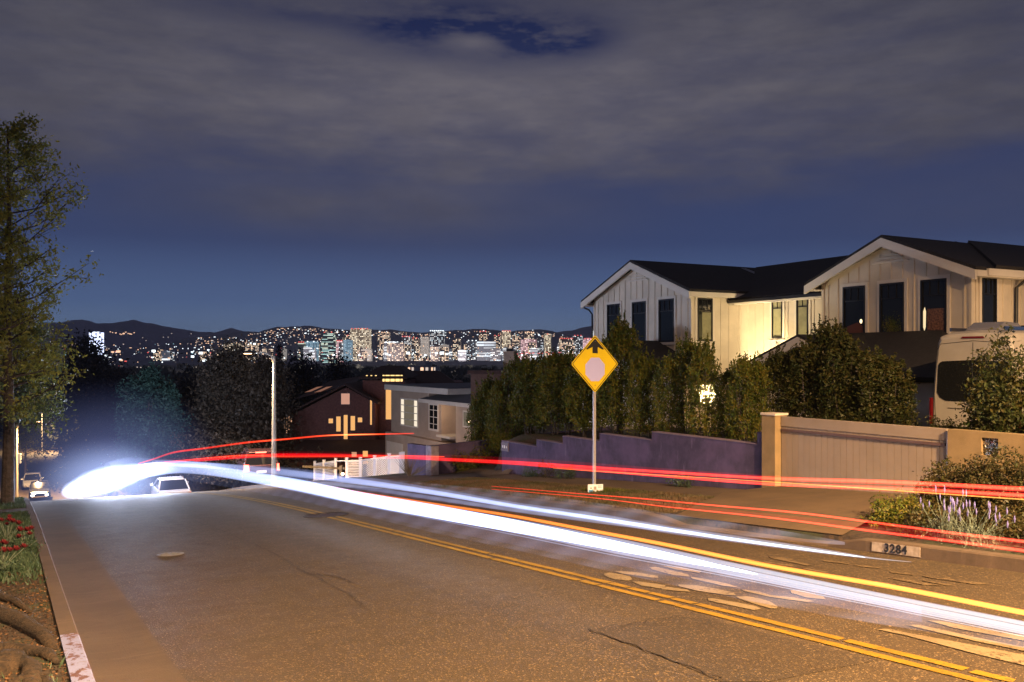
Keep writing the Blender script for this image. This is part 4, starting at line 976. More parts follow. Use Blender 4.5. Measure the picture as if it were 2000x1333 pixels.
def slit(px0, px1, py0, py1, mat, y=0.0, fr=.04):
    x0, x1, z0, z1 = lx(px0), lx(px1), lz(py1), lz(py0)
    f = MB(); f.box(x0 - fr, x1 + fr, y - .04, y - .002, z0 - fr, z0); f.box(x0 - fr, x1 + fr, y - .04, y - .002, z1, z1 + fr); f.box(x0 - fr, x0, y - .04, y - .002, z0, z1); f.box(x1, x1 + fr, y - .04, y - .002, z0, z1)
    o = f.build('window', M['black'], br); MB().box(x0, x1, y - .02, y - .004, z0, z1).build('pane', mat, o); return o
slit(666.5, 683, 769, 790, MW3)
for a in [(642, 650.5, 818, 827), (657, 665.5, 814, 843), (671.5, 679, 811, 858), (685, 693.5, 813, 841), (699, 707.5, 816, 825)]: slit(*a, MW)
MS = emit('slit_window', (1, .52, .30), .6, False)
for a in [(550.5, 552.8, 812, 821), (554.8, 557.2, 810, 841), (559, 561.2, 807, 854), (563.5, 565.6, 811, 840), (568, 570.3, 816, 825)]: slit(*a, MS, 0 if a[0] > 553 else .0)
slit(723, 726.5, 782, 830, MW, 0)
for px in (709, 718, 727): slit(px, px + 3.4, 734, 741, MW2, 1.5)
slit(742, 782, 733.5, 746.5, MW2, 1.5); o = slit(748, 778, 751.5, 756, MW, 1.5); slit(748.5, 762.5, 763, 822, MW, 1.5)
m_ = MB()
for x in (747, 757, 767, 777): m_.box(lx(x) - .03, lx(x) + .03, 1.44, 1.46, lz(746.5), lz(733.5))
m_.build('mullion', M['brownwood'], br)
lw = MB(); lw.box(lx(600), lx(765), -6, -.6, zlow, lz(874)); lw.build('porch_wall', M['brownwood'], br)
m_ = MB(); m_.prism([(-6.6, lz(881)), (-.3, lz(862)), (-.3, lz(859)), (-6.6, lz(878))], lx(595), lx(770), 'x').build('porch_roof', M['redroof'], br)
slit(733, 742, 866, 890, MW, -6.0); slit(713, 722, 868, 892, MS, -6.0)
lamp('POINT', (lx(760), -.5, lz(800)), 25, (1, .5, .25), br, .1)
# house behind the hedge: long brown roof and a pale chimney
nb_ = thing('neighbour_house', 'dark house mostly hidden behind the hedge, with a tall pale chimney', 'house', (at(960, 700, 48)[0], 48, 0), radians(-12))
def nx(px): return (px - 960) / F * 48
def nz(py): return (700 - py) / F * 48
m_ = MB(); m_.box(nx(918), nx(1010), 0, 6, nz(900), nz(731)).build('wall', pbr('brick_brown', (.13, .07, .055), .85, nscale=8, namt=.3), nb_)
m_ = MB(); m_.box(nx(914), nx(1012), -.3, 6.3, nz(731), nz(724)).build('roof', M['redroof'], nb_)
m_ = MB(); m_.box(nx(974), nx(997), 1.2, 1.9, nz(740), nz(688)); m_.box(nx(972.5), nx(998.5), 1.15, 1.95, nz(688), nz(686)); ch = m_.build('chimney', M['stucco_grey'], nb_)
m_ = MB(); m_.box(nx(979), nx(991), 1.35, 1.8, nz(686), nz(680)).build('cap', M['darkmetal'], ch)
m_ = MB(); m_.box(nx(937), nx(958), .3, 1.0, nz(724), nz(716)).build('roof_unit', M['darkmetal'], nb_)
dh = thing('dark_roof_house', 'dark house with low red-brown roofs behind the taupe house', 'house', (at(840, 700, 82)[0], 82, 0), radians(5))
def dx(px): return (px - 840) / F * 82
def dz_(py): return (700 - py) / F * 82
m_ = MB(); m_.box(dx(780), dx(905), 0, 8, dz_(860), dz_(747)).build('wall', M['brownwood'], dh)
m_ = MB(); m_.loft([[(dx(775), -.4, dz_(748)), (dx(890), -.4, dz_(748)), (dx(890), 9, dz_(748)), (dx(775), 9, dz_(748))], [(dx(785), 4, dz_(726)), (dx(858), 4, dz_(726)), (dx(858), 5, dz_(726)), (dx(785), 5, dz_(726))]]).build('roof', M['redroof'], dh)

# ------------------------------------------------------------------ white picket-lattice fence and the second purple wall
def zground_px(px, py, lo=20, hi=90):
    """march along the photo ray to the open ground"""
    Yd = lo
    while Yd < hi:
        x, y, z = at(px, py, Yd); t, S = ST(x, y)
        if z < ground(t, S): return x, y, ground(t, S), t, S
        Yd += .1
    x, y, z = at(px, py, hi); t, S = ST(x, y); return x, y, z, t, S
fpx = [(787, 885, 40.8), (783, 886, 41.2), (760.5, 888, 42.7), (732, 892, 44.6), (704, 895.5, 46.8), (677.5, 896.5, 49), (656, 897, 51), (633, 900.5, 53.5), (615, 903, 55.8)]
fn = thing('lattice_fence', 'white vinyl fence of lattice and slatted panels beside the street', 'fence', (0, 0, 0))
tops = [at(px, py, Yd) for px, py, Yd in fpx]
for x, y, z in tops:
    m_ = MB(); m_.box(x - .075, x + .075, y - .075, y + .075, z - 1.6, z + .02); m_.box(x - .09, x + .09, y - .09, y + .09, z + .021, z + .06); m_.build('post', M['lattice'], fn)
for i in range(len(tops) - 1):
    if i in (0,): continue
    p, q = Vector(tops[i]), Vector(tops[i + 1]); d_ = q - p; dn = Vector((d_.x, d_.y, 0)).normalized(); nrm = Vector((-dn.y, dn.x, 0)); m_ = MB()
    def beam(f0, h0, f1, h1, w_=.02, th=.012):
        a = p + d_ * f0 + Vector((0, 0, h0)); b = p + d_ * f1 + Vector((0, 0, h1)); m_.tube([a, b], [(w_, th)] * 2 if 0 else w_, 4)
    beam(.03, -.12, .97, -.12, .045)
    if i == 5: m_.build('gate_bar', M['lattice'], fn); continue
    beam(.03, -1.15, .97, -1.15, .05)
    if i in (1, 2, 3):
        n = 9
        for k in range(-n, n):
            f0, f1 = k / n, k / n + 1.0; h0, h1 = -1.12, -.15
            def clip(f0, h0, f1, h1):
                a, b = max(0.03, min(f0, f1)), min(.97, max(f0, f1))
                if b <= a: return None
                g_ = lambda f: h0 + (h1 - h0) * (f - f0) / (f1 - f0)
                return a, g_(a), b, g_(b)
            for c in (clip(f0, h0, f1, h1), clip(f0, h1, f1, h0)):
                if c: beam(*c, .017)
    else:
        for k in range(11): beam(.03, -1.08 + k * .088, .97, -1.08 + k * .088, .03)
    m_.build('panel', M['lattice'], fn)
x, y, z = at(667, 918, 50); fp = thing('fence_rail', 'weathered wooden post and rail seen through the fence gap', 'fence', (x, y, z), radians(-20)); m_ = MB(); m_.box(-.09, .09, -.09, .09, -1.2, .25).build('post', M['oldwood'], fp); MB().box(-2.6, 2.2, -.03, .03, .02, .14).build('rail', M['oldwood'], fp)
x, y, z = at(670, 926, 49); pl = thing('path_lamp', 'small glowing orange path light in the fence gap', 'lamp', (x, y, z), 0); MB().lathe([(.02, -.6), (.02, -.06), (.07, -.05), (.03, 0), (.0, .12)], 8).build('lamp_stem', M['black'], pl); MB().lathe([(.001, -.08), (.09, -.02), (.09, .05), (.001, .1)], 10, (0, -.1, 0)).build('bulb', emit('path_lamp_glow', (1, .55, .25), 12), pl)
# second purple wall, at the far side of the driveway
S2 = S_at(838, 12.4); p2 = thing('garden_wall', 'short purple-red garden wall with a pale end pier across the driveway', 'wall', (0, 0, 0), RZ)
zt2 = z_at(838, 873, 12.4); zt3 = z_at(798, 867, 12.4)
m_ = MB(); m_.prism([(S2 + .2, -9), (S_at(796, 12.4), -9), (S_at(796, 12.4), zt3 - .0), (S2 + .2, zt2)], 12.4, 12.62, 'x'); m_.prism([(12.4 + .24, -9), (24, -9), (24, zt2 + .55), (12.64, zt2)], S2 + .2, S2 + .4, 'y'); m_.build('wall', M['purple'], p2)
MB().box(12.36, 12.66, S2 - .25, S2 + .198, -9, zt2 + .04).build('pier', pbr('pale_pier', (.30, .27, .34), .85, nscale=4, namt=.4), p2, bevel=.02)
for k, (t, so, sx, sy, h, lb) in enumerate([(15.2, -1.0, .9, .7, 1.0, 'dense green bush along the driveway, nearest the purple wall end'), (16.6, 1.2, 1.3, .8, 1.0, 'wide green bush in front of the taupe house'), (19.0, 1.0, 1.3, .9, 1.35, 'taller olive bush in front of the picture window'), (14.0, -.2, .8, .6, .7, 'low dark bush behind the pale pier')]):
    mound('driveway_bush', lb, 'bush', gp_(t, S2 + so + .0), RZ, sx, sy, h, 4200, .07, M['hedge'], 130 + k)
o = thing('spiky_shrub', 'bare spiky shrub in front of the second purple wall', 'shrub', gp_(11.9, S_at(800, 11.9)), RZ); rng = np.random.default_rng(9); m_ = MB()
for k in range(46):
    a, e = rng.uniform(0, 6.28), rng.uniform(.3, 1.5); L = rng.uniform(.5, 1.0); m_.tube([(0, 0, 0), (L * .5 * cos(a) * cos(e), L * .9 * sin(a) * cos(e), L * .55 * sin(e)), (L * .95 * cos(a) * cos(e), L * 1.5 * sin(a) * cos(e), L * sin(e))], [.012, .008, .003], 4)
m_.build('stem', M['oldwood'], o)

# ------------------------------------------------------------------ verge planting: grass, dry grass, mulch, roots, flowers
def blades(name, n, tr, Sr, hmin, hmax, mat, label, cat, seed, mask=None, wid=.012):
    rng = np.random.default_rng(seed); t = rng.uniform(*tr, n); S = rng.uniform(*Sr, n)
    if mask is not None: k = mask(t, S, rng); t, S = t[k], S[k]
    z = np.array([ground(a, b) for a, b in zip(t, S)]); h = rng.uniform(hmin, hmax, len(t)); a = rng.uniform(0, 6.28, len(t)); ln = h * rng.uniform(.2, .9, len(t)); b = rng.uniform(0, 6.28, len(t))
    B = np.stack([t, S, z], 1); wv = np.stack([np.cos(a), np.sin(a), 0 * a], 1) * wid; T = B + np.stack([ln * np.cos(b), ln * np.sin(b), h], 1)
    V = np.stack([B - wv, B + wv, T], 1).reshape(-1, 3); me = npmesh(name, V, np.arange(len(V)).reshape(-1, 3))
    o = link(name, me, mat); o.rotation_euler = (0, 0, RZ); return tag(o, label, cat, kind='stuff')
blades('grass', 42000, (-3.2, .36), (11.8, 23.5), .04, .10, M['grass'], 'short green grass on the left verge, lit bluish by headlights', 'grass', 1, lambda t, S, r: S > 12.6 + r.normal(size=len(S)) * .6)
blades('grass', 9000, (-3.2, .36), (25.5, 33), .05, .12, M['grass'], 'second strip of lawn farther down the left verge', 'grass', 2, wid=.02)
blades('grass', 5200, (-1.6, .36), (3.6, 7.6), .03, .09, M['grass'], 'green moss and grass tufts among the roots', 'grass', 3, lambda t, S, r: (np.sin(t * 7 + 1) * np.sin(S * 3.1) + r.normal(size=len(S)) * .3) > .15, wid=.006)
def tri(t, S): return (t < 12.0) & ((S > 12.3) | (t < 11.0) & (S > 11.6)) & (S > 11.6 + (t - 9.7) * .3)
blades('dry_grass', 52000, (9.72, 12.0), (11.6, 23.3), .02, .07, M['drygrass'], 'brown dry grass on the right verge around the sign', 'grass', 4, lambda t, S, r: tri(t, S), wid=.012)
sheet('bare_earth', [(9.70, 11.75), (11.0, 12.0), (12.0, 12.62), (12.0, 23.3), (9.70, 23.3)], vz, pbr('verge_litter', (.13, .085, .05), .95, nscale=10, col2=(.05, .038, .02), bump=.8, bscale=40), 'earth of the right verge under the dry grass', 'ground', dz=.012, n=16)
blades('grass', 1500, (11.15, 11.75), (Ss_ - .6, Ss_ + .5), .04, .10, M['hedge'], 'greener grass patch at the foot of the sign post', 'grass', 5, wid=.01)
rng = np.random.default_rng(11); n = 22000
t = rng.uniform(-2.6, .37, n); S = rng.uniform(3.2, 13.0, n); z = np.array([ground(a, b) for a, b in zip(t, S)]) + rng.uniform(0, .02, n)
V, Q = leaf_quads(np.stack([t, S, z], 1), .030, rng, aspect=.6, up=0); V[:, 2] = z.repeat(4) + (V[:, 2] - z.repeat(4)) * .5
o = link('mulch', npmesh('mulch', V, Q), M['mulch']); o.rotation_euler = (0, 0, RZ); tag(o, 'brown leaf litter and mulch beside the left kerb', 'mulch', kind='stuff')
def rootp(px, py, dz): x, y = px_on(px, py, .15 + dz); t, S = ST(x, y); return (t, S, ground(t, S) + dz)
rt = thing('tree_roots', 'thick twisting brown surface roots at the bottom left corner', 'roots', (0, 0, 0), RZ)
for pts, r in [([(-60, 1170), (0, 1200), (40, 1212), (85, 1238), (104, 1262)], [.13, .11, .10, .07, .035]), ([(-80, 1260), (-10, 1268), (45, 1268), (92, 1272), (112, 1290)], [.10, .09, .07, .055, .02]), ([(-60, 1320), (0, 1305), (40, 1290), (62, 1300), (60, 1345)], [.13, .11, .09, .07, .07]), ([(-40, 1130), (0, 1165), (30, 1172), (60, 1192)], [.08, .06, .045, .02]), ([(10, 1350), (50, 1318), (90, 1325), (108, 1360)], [.06, .045, .04, .04])]:
    MB().tube([rootp(x, y, .02) for x, y in pts], [(a * .75, a) for a in r], 10).build('root', M['root'], rt, smooth=True)
rk = thing('verge_rock', 'rounded brown stone between the roots at the left frame edge', 'rock', (0, 0, 0), RZ)
def flower_plant(px, py, h, n, seed, label):
    x, y = px_on(px, py, .15); t, S = ST(x, y); o = thing('flowering_plant', label, 'plant', gp_(t, S), 0, 'red flowering plants on the left verge'); rng = np.random.default_rng(seed)
    st = MB(); fl_c = []
    for k in range(n):
        a, e = rng.uniform(0, 6.28), rng.uniform(.7, 1.5); L = h * rng.uniform(.5, 1.05); tip = (L * cos(a) * cos(e), L * sin(a) * cos(e), L * sin(e)); st.tube([(0, 0, 0), (tip[0] * .4, tip[1] * .4, tip[2] * .55), tip], [.008, .006, .004], 4)
        if rng.random() < .6: fl_c.append(tip)
    st.build('stem', M['lavleaf'], o)
    for c in fl_c:
        R = rng.uniform(.05, .075); fm = MB()
        for j in range(11):
            a = j * 2.4; e = .35 + .9 * (j / 11); d1 = Vector((cos(a) * cos(e), sin(a) * cos(e), sin(e))); s_ = Vector((-sin(a), cos(a), 0)) * R * .35; c0 = Vector(c)
            fm.add([c0, c0 + d1 * R * .6 + s_, c0 + d1 * R * 1.25, c0 + d1 * R * .6 - s_], [(0, 1, 2, 3)])
        fm.build('bloom', M['redflower'], o)
    C = rng.normal(size=(420, 3)) * [h * .28, h * .28, h * .24]; C[:, 2] = abs(C[:, 2]) + .03
    link('leaves', leaf_mesh('leaves', C, .06, seed, aspect=.3, up=.8), M['grass'], o)
flower_plant(14, 1068, .52, 13, 1, 'red-flowered plant at the left frame edge, upper of the pair')
flower_plant(48, 1078, .40, 9, 2, 'red-flowered plant nearest the kerb on the grass')
flower_plant(4, 1120, .42, 11, 3, 'red-flowered plant at the left frame edge, lower one')
for o_ in [rk]:
    rng = np.random.default_rng(3); m_ = MB(); x, y = px_on(10, 1300, .15); t, S = ST(x, y); secs = []
    for k in range(7):
        e = -pi / 2 + pi * k / 6; secs.append([(t + .16 * cos(e) * cos(a) * (1 + .1 * sin(3 * a)), S + .22 * cos(e) * sin(a), ground(t, S) + .02 + .10 * sin(e)) for a in [2 * pi * j / 12 for j in range(12)]])
    m_.loft(secs).build('stone', M['root'], o_, smooth=True)
mound('dark_bush', 'dark rounded bush at the foot of the tall tree on the left', 'bush', gp_(-2.4, 31.5), 0, 1.3, 1.6, 1.15, 5200, .09, M['treedark'], 140)
sheet('crosswalk', [(-5, 24.0), (TL0 - .002, 24.0), (TL0 - .002, 25.4), (-5, 25.4)], vz, M['gutter'], 'dark paved path crossing the left lawn', 'path', dz=.03, n=4)

# ------------------------------------------------------------------ trees
def limb_tree(name, label, loc, H, trunk, prof, nl, leaf, nleaf, mat, bark, seed, base=.12, lean=(0, 0), up=.35, cl=26, group=None, sg=.16, cat='tree', rz=0, sub=4):
    """trunk with limbs; leaf clusters strung along twigs inside the radius profile prof(f)"""
    rng = np.random.default_rng(seed); o = thing(name, label, cat, loc, rz, group)
    tm = MB(); n = 9; tp = [Vector((lean[0] * (k / n) ** 1.5 + .05 * sin(k * 1.3 + seed) * H * .05, lean[1] * (k / n) ** 1.5, H * k / n)) for k in range(n + 1)]
    tm.tube([tp[0] - Vector((0, 0, .8))] + tp, [trunk * 1.25] + [trunk * (1 - .88 * k / n) + .004 for k in range(n + 1)], 10)
    C = []
    for i in range(nl):
        f = base + (1 - base) * ((i + rng.uniform(0, 1)) / nl) ** .9; f = min(f, .985); R = prof(f) * rng.uniform(.55, 1.08)
        a = i * 2.399 + rng.uniform(-.5, .5); k = f * n; p0 = tp[int(k)].lerp(tp[min(n, int(k) + 1)], k % 1)
        rise = R * (up + rng.uniform(-.25, .3)); d1 = Vector((cos(a), sin(a), 0)); p1 = p0 + d1 * R * .45 + Vector((0, 0, rise * .3)); p2 = p0 + d1 * R * .9 + Vector((rng.normal() * .1, rng.normal() * .1, rise))
        rr = max(.010, trunk * .32 * (1 - f * .7)); tm.tube([p0, p1, p2], [rr, rr * .65, rr * .25], 6)
        for j in range(sub):
            g_ = rng.uniform(.3, 1.0); q0 = p0.lerp(p1, g_ * 2) if g_ < .5 else p1.lerp(p2, g_ * 2 - 1)
            a2 = a + rng.uniform(-1.3, 1.3); L = R * rng.uniform(.18, .42); q1 = q0 + Vector((cos(a2) * L, sin(a2) * L, L * rng.uniform(.0, 1.1)))
            tm.tube([q0, q1], [rr * .35, rr * .12], 4)
            for m_ in range(3):
                c = q0.lerp(q1, rng.uniform(.35, 1.1)); C.append((c, sg))
        C.append((p2, sg))
    for k in range(3): C.append((tp[-1] - Vector((0, 0, H * .02 * k)), sg * .7))
    per = max(4, int(nleaf / len(C))); pts = np.concatenate([np.array(c) + rng.normal(size=(per, 3)) * s for c, s in C])
    tm.build('trunk', bark, o); link('crown', leaf_mesh('crown', pts, leaf, seed + 7), mat, o); return o
X_, Y_ = at(16, 0, 24.5)[:2]; tt, SS = ST(X_, Y_)
def prof_tall(f): return float(np.interp(f, [0, .1, .3, .5, .62, .74, .86, .94, 1], [1.0, 1.6, 1.7, 1.5, 1.75, 1.95, 1.5, .95, .4]))
limb_tree('tall_tree', 'tall slender tree with bare dark trunk and thin olive foliage at the left frame edge', (X_, Y_, ground(tt, SS) - .1), 10.7, .17, prof_tall, 64, .12, 15000, M['treeleaf'], M['bark'], 5, base=.26, up=.50, sg=.13, sub=7)
X_, Y_ = at(-22, 0, 23)[:2]
o = limb_tree('tall_tree', 'second trunk hugging the left frame edge beside the tall tree', (X_, Y_, -4.2), 9.5, .17, lambda f: 1.5 * (1 - f) ** .5 + .2, 26, .115, 8000, M['treeleaf'], M['bark'], 6, base=.25, up=.3, sg=.17, sub=5)
def tree_at(name, label, px, ytop, Yd, zbase, rpx, seed, mat, leaf, nleaf, shape='round', nl=34, up=.5, sg=.4, group=None, trunk=.22, base=.15, bark=None):
    x, y, zt = at(px, ytop, Yd); R = rpx / F * Yd; H = zt - zbase
    prof = {'round': lambda f: R * (.55 + .45 * sin(pi * min(1, f * 1.05))) * min(1, (1 - f) * 3.2 + .12), 'cone': lambda f: R * (1 - f) ** .7 + .1, 'poplar': lambda f: R * (.65 + .35 * sin(pi * f)) * min(1, (1 - f) * 2.5 + .1)}[shape]
    return limb_tree(name, label, (x, y, zbase), H, trunk, prof, nl, leaf, nleaf, mat, bark or M['bark'], seed, base=base, up=up, sg=sg, group=group, sub=5)
for px, yt, rp, sd, lb in [(292, 726, 44, 21, 'tallest of the feathery blue-green trees behind the glare'), (262, 752, 26, 22, 'left-hand feathery blue-green tree behind the glare'), (330, 762, 30, 23, 'right-hand feathery blue-green tree behind the glare')]:
    tree_at('feathery_tree', lb, px, yt, 62, -11.0, rp, sd, M['treeleaf2'], .26, 9000, 'poplar', 40, 1.6, .24, 'feathery trees behind the glare')
tree_at('street_tree', 'large brown-green drooping tree left of the street lamp', 450, 698, 66, -10.5, 78, 24, M['treeleaf3'], .30, 17000, 'round', 52, .45, .62)
tree_at('street_tree', 'rounded brown-green tree directly behind the street lamp', 522, 716, 70, -10.5, 50, 25, M['treeleaf3'], .30, 11000, 'round', 40, .5, .6)
tree_at('dark_tree', 'big black-blue tree mass right of the tall tree', 165, 680, 105, -16, 62, 26, M['treedark'], .5, 11000, 'round', 44, .6, 1.0)
tree_at('dark_tree', 'dark tree behind the glare, between the black mass and the feathery trees', 222, 735, 112, -16.5, 45, 27, M['treedark'], .5, 8000, 'round', 36, .6, 1.0)
tree_at('dark_tree', 'dark oak left of the brown house roof', 590, 716, 96, -15, 42, 28, M['treedark'], .45, 7000, 'round', 34, .6, .9)
tree_at('dark_tree', 'round dark tree above the brown house roof', 660, 712, 130, -17, 26, 29, M['treedark'], .5, 5000, 'round', 30, .6, .9)
tree_at('dark_tree', 'dark tree right of the feathery trees', 372, 742, 90, -14, 40, 30, M['treedark'], .42, 7000, 'round', 32, .6, .9)
tree_at('leafy_tree', 'leafy drooping olive tree with its crown over the lower street, behind the tall trunk', 20, 590, 27.5, -4.6, 128, 31, M['treeleaf4'], .115, 15000, 'round', 46, -.05, .17, trunk=.13, base=.38)
tree_at('lamp_lit_tree', 'small bare-branched tree lit yellow by the lower street lamp', 50, 815, 96, -14.2, 42, 32, M['treeleaf'], .28, 2600, 'round', 22, .7, .5, trunk=.16, base=.35)
tree_at('palm_like_tree', 'thin dark tree sticking up on the skyline above the lamp arm', 546, 676, 420, -27, 6, 34, M['treedark'], 1.2, 700, 'cone', 14, .6, 1.0, trunk=.4)
mound('dark_bush', 'dark bush beside the kerb of the lower street', 'bush', at(146, 880, 120)[:2] + (at(146, 880, 120)[2] - 1.5,), 0, 2.2, 2, 2.6, 2500, .3, M['treedark'], 141)
for k, (px, py, Yd, sx, h, lb) in enumerate([(215, 905, 75, 5, 4.5, 'dark shrubbery behind the glare, left part'), (400, 880, 62, 4, 3.6, 'dark shrubbery behind the parked pale car'), (450, 890, 58, 3, 2.6, 'dark shrubbery left of the parked red-lit car'), (590, 905, 66, 4, 1.8, 'dark shrubbery below the brown house'), (330, 885, 64, 5, 4.0, 'dark shrubbery below the feathery trees')]):
    x, y, z = at(px, py, Yd); mound('dark_shrubbery', lb, 'shrub', (x, y, z - h * .6), 0, sx, 2.5, h, 4200, .22, M['treeleaf3'] if k else M['treedark'], 150 + k, stemr=.06)

# ------------------------------------------------------------------ woods of the basin, hills, city
rng = np.random.default_rng(77); C = []; szs = []
def basin(y, x=0): t, S = ST(x, y); return zr(min(S, 1500))
for k in range(1500):
    Yd = 170 * (4200 / 170) ** rng.uniform(0, 1) ; u = rng.uniform(-.62, .30); x = u * Yd
    if -.60 < u < -.50 and Yd < 500: continue
    zb = basin(Yd, x); top = rng.uniform(16, 30) if Yd > 1500 else rng.uniform(7, 15) if Yd > 400 else rng.uniform(4.5, 9)
    R = top * rng.uniform(.45, .8); n_ = 46
    e = rng.normal(size=(n_, 3)); e /= np.linalg.norm(e, axis=1)[:, None]; e[:, 2] = abs(e[:, 2]) * 1.0
    q = rng.uniform(.55, 1.05, (n_, 1)); C.append(np.array([x, Yd, zb + top * .25]) + e * q * [R, R, top * .75]); szs.append(np.full(n_, R * .75))
C = np.concatenate(C); szs = np.concatenate(szs)[:, None]
V, Q = leaf_quads(C, 1.0, rng, aspect=.8); cc = C.repeat(4, 0); V = cc + (V - cc) * szs.repeat(4, 0)
tag(link('woods', npmesh('woods', V, Q), M['woods']), 'dark mass of trees filling the basin below the city', 'woods', kind='stuff')

ridge1 = [(-400, 640), (0, 634), (100, 631), (160, 625), (190, 632), (225, 631), (260, 626), (300, 634), (340, 642), (380, 648), (420, 650), (450, 641), (485, 648), (520, 652), (700, 668), (900, 672), (1000, 668), (1080, 652), (1120, 645), (1150, 638), (1200, 630), (1300, 625), (1500, 640), (2500, 640)]
ridge2 = [(-400, 690), (300, 680), (360, 662), (420, 655), (470, 648), (505, 649), (540, 640), (570, 638), (600, 638), (640, 642), (700, 645), (760, 645), (820, 650), (900, 645), (945, 643), (1000, 648), (1040, 643), (1080, 648), (1110, 655), (1160, 668), (1500, 690)]
def hill(name, ridge, Y0, Y1, seed, mat, label):
    us = np.arange(-420, 2500, 5.0); rp = np.interp(us, [a for a, b in ridge], [b for a, b in ridge]); rng = np.random.default_rng(seed)
    jag = np.convolve(rng.normal(size=len(us) + 8), np.ones(4) / 4, 'valid')[:len(us)] * 1.1; rp = rp + jag
    n = 26; V = []; zb = zr(1500)
    for j in range(n + 1):
        f = j / n; Yd = Y0 + (Y1 - Y0) * f; ht = (700 - rp) / F * Y1 - zb
        spur = 1 + (1 - f) * .22 * np.sin(us * .035 + 3 * np.sin(us * .011) + seed) * sin(pi * f) + (1 - f) * .14 * np.sin(us * .11 + f * 5) * sin(pi * f)
        z = zb + ht * (sin(f * pi / 2) ** 1.5) * spur; V.append(np.stack([(us - 1000) / F * Yd, np.full_like(us, Yd), z], 1))
    H = np.array([v[:, 2] for v in V]); V.append(np.stack([(us - 1000) / F * (Y1 * 1.15), np.full_like(us, Y1 * 1.15), np.full_like(us, zb)], 1))
    V = np.concatenate(V); m = len(us); Q = np.array([(j * m + i, j * m + i + 1, (j + 1) * m + i + 1, (j + 1) * m + i) for j in range(n + 1) for i in range(m - 1)])
    me = npmesh(name, V, Q); me.polygons.foreach_set('use_smooth', [True] * len(me.polygons)); tag(link(name, me, mat), label, 'hill', kind='structure')
    def hz(px, f): i = int((px + 420) / 5); return at(px, 700, Y0 + (Y1 - Y0) * f)[:2] + (H[int(f * n)][i],)
    return hz
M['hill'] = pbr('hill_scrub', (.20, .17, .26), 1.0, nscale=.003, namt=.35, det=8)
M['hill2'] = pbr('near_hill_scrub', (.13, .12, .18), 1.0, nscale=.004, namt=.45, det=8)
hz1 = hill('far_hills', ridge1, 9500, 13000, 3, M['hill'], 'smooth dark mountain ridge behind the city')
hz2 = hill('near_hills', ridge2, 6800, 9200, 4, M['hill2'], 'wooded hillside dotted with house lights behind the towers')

LC = {'warm': emit('warm_city_light', (1, .60, .38), 1.5, False), 'white': emit('white_city_light', (.85, .95, 1), 2.6, False), 'red': emit('red_city_light', (1, .14, .12), 1.3, False), 'pale': emit('pale_city_light', (1, .80, .68), .75, False), 'teal': emit('teal_city_light', (.45, .85, 1), .7, False)}
def specks(name, items, mat, label):
    """each item x,y,z,halfwidth,halfheight: a small lit box"""
    A = np.array(items); n = len(A); o8 = np.array([(-1, -.4, -1), (1, -.4, -1), (1, .4, -1), (-1, .4, -1), (-1, -.4, 1), (1, -.4, 1), (1, .4, 1), (-1, .4, 1)])
    V = (A[:, None, :3] + o8[None] * np.stack([A[:, 3], A[:, 3], A[:, 4]], 1)[:, None, :]).reshape(-1, 3)
    q = np.array([(3, 2, 1, 0), (4, 5, 6, 7), (0, 1, 5, 4), (1, 2, 6, 5), (2, 3, 7, 6), (3, 0, 4, 7)]); Q = (q[None] + np.arange(n)[:, None, None] * 8).reshape(-1, 4)
    tag(link(name, npmesh(name, V, Q), mat), label, 'city lights', kind='stuff')
rng = np.random.default_rng(8)
def px_item(px, py, Yd, wpx, hpx):
    wpx *= .8; hpx *= .8; x, y, z = at(px, py, Yd); return (x, y, z, wpx / F * Yd / 2, hpx / F * Yd / 2)
L_ = {k: [] for k in LC}
# hillside houses in loose streets
for cx, cy_, wx, n_ in [(545, 650, 40, 60), (600, 645, 35, 26), (470, 668, 60, 55), (395, 664, 30, 26), (640, 648, 40, 34), (700, 648, 50, 26), (760, 652, 40, 30), (830, 655, 45, 24), (900, 652, 50, 40), (1000, 656, 50, 45), (1060, 657, 40, 40), (530, 668, 60, 40), (420, 680, 60, 50), (650, 662, 60, 40), (1120, 665, 30, 22)]:
    for k in range(n_):
        px = cx + rng.normal() * wx * .6; py = cy_ + rng.normal() * 6; rp = np.interp(px, [a for a, b in ridge2], [b for a, b in ridge2])
        if py < rp + 2: py = rp + rng.uniform(2, 7)
        if px < 380 or px > 1160: continue
        L_[rng.choice(['warm', 'warm', 'pale', 'pale', 'white'])].append(px_item(px, py, 6750, rng.choice([1.4, 2, 3.4]), 1.5))
for k in range(16): L_['warm'].append(px_item(rng.uniform(210, 264), 652 + rng.normal() * 1.5, 9300, rng.uniform(2, 4), 2.0))
for k in range(7): L_['pale'].append(px_item(rng.uniform(265, 375), rng.uniform(646, 668), 9300, 2, 1.6))
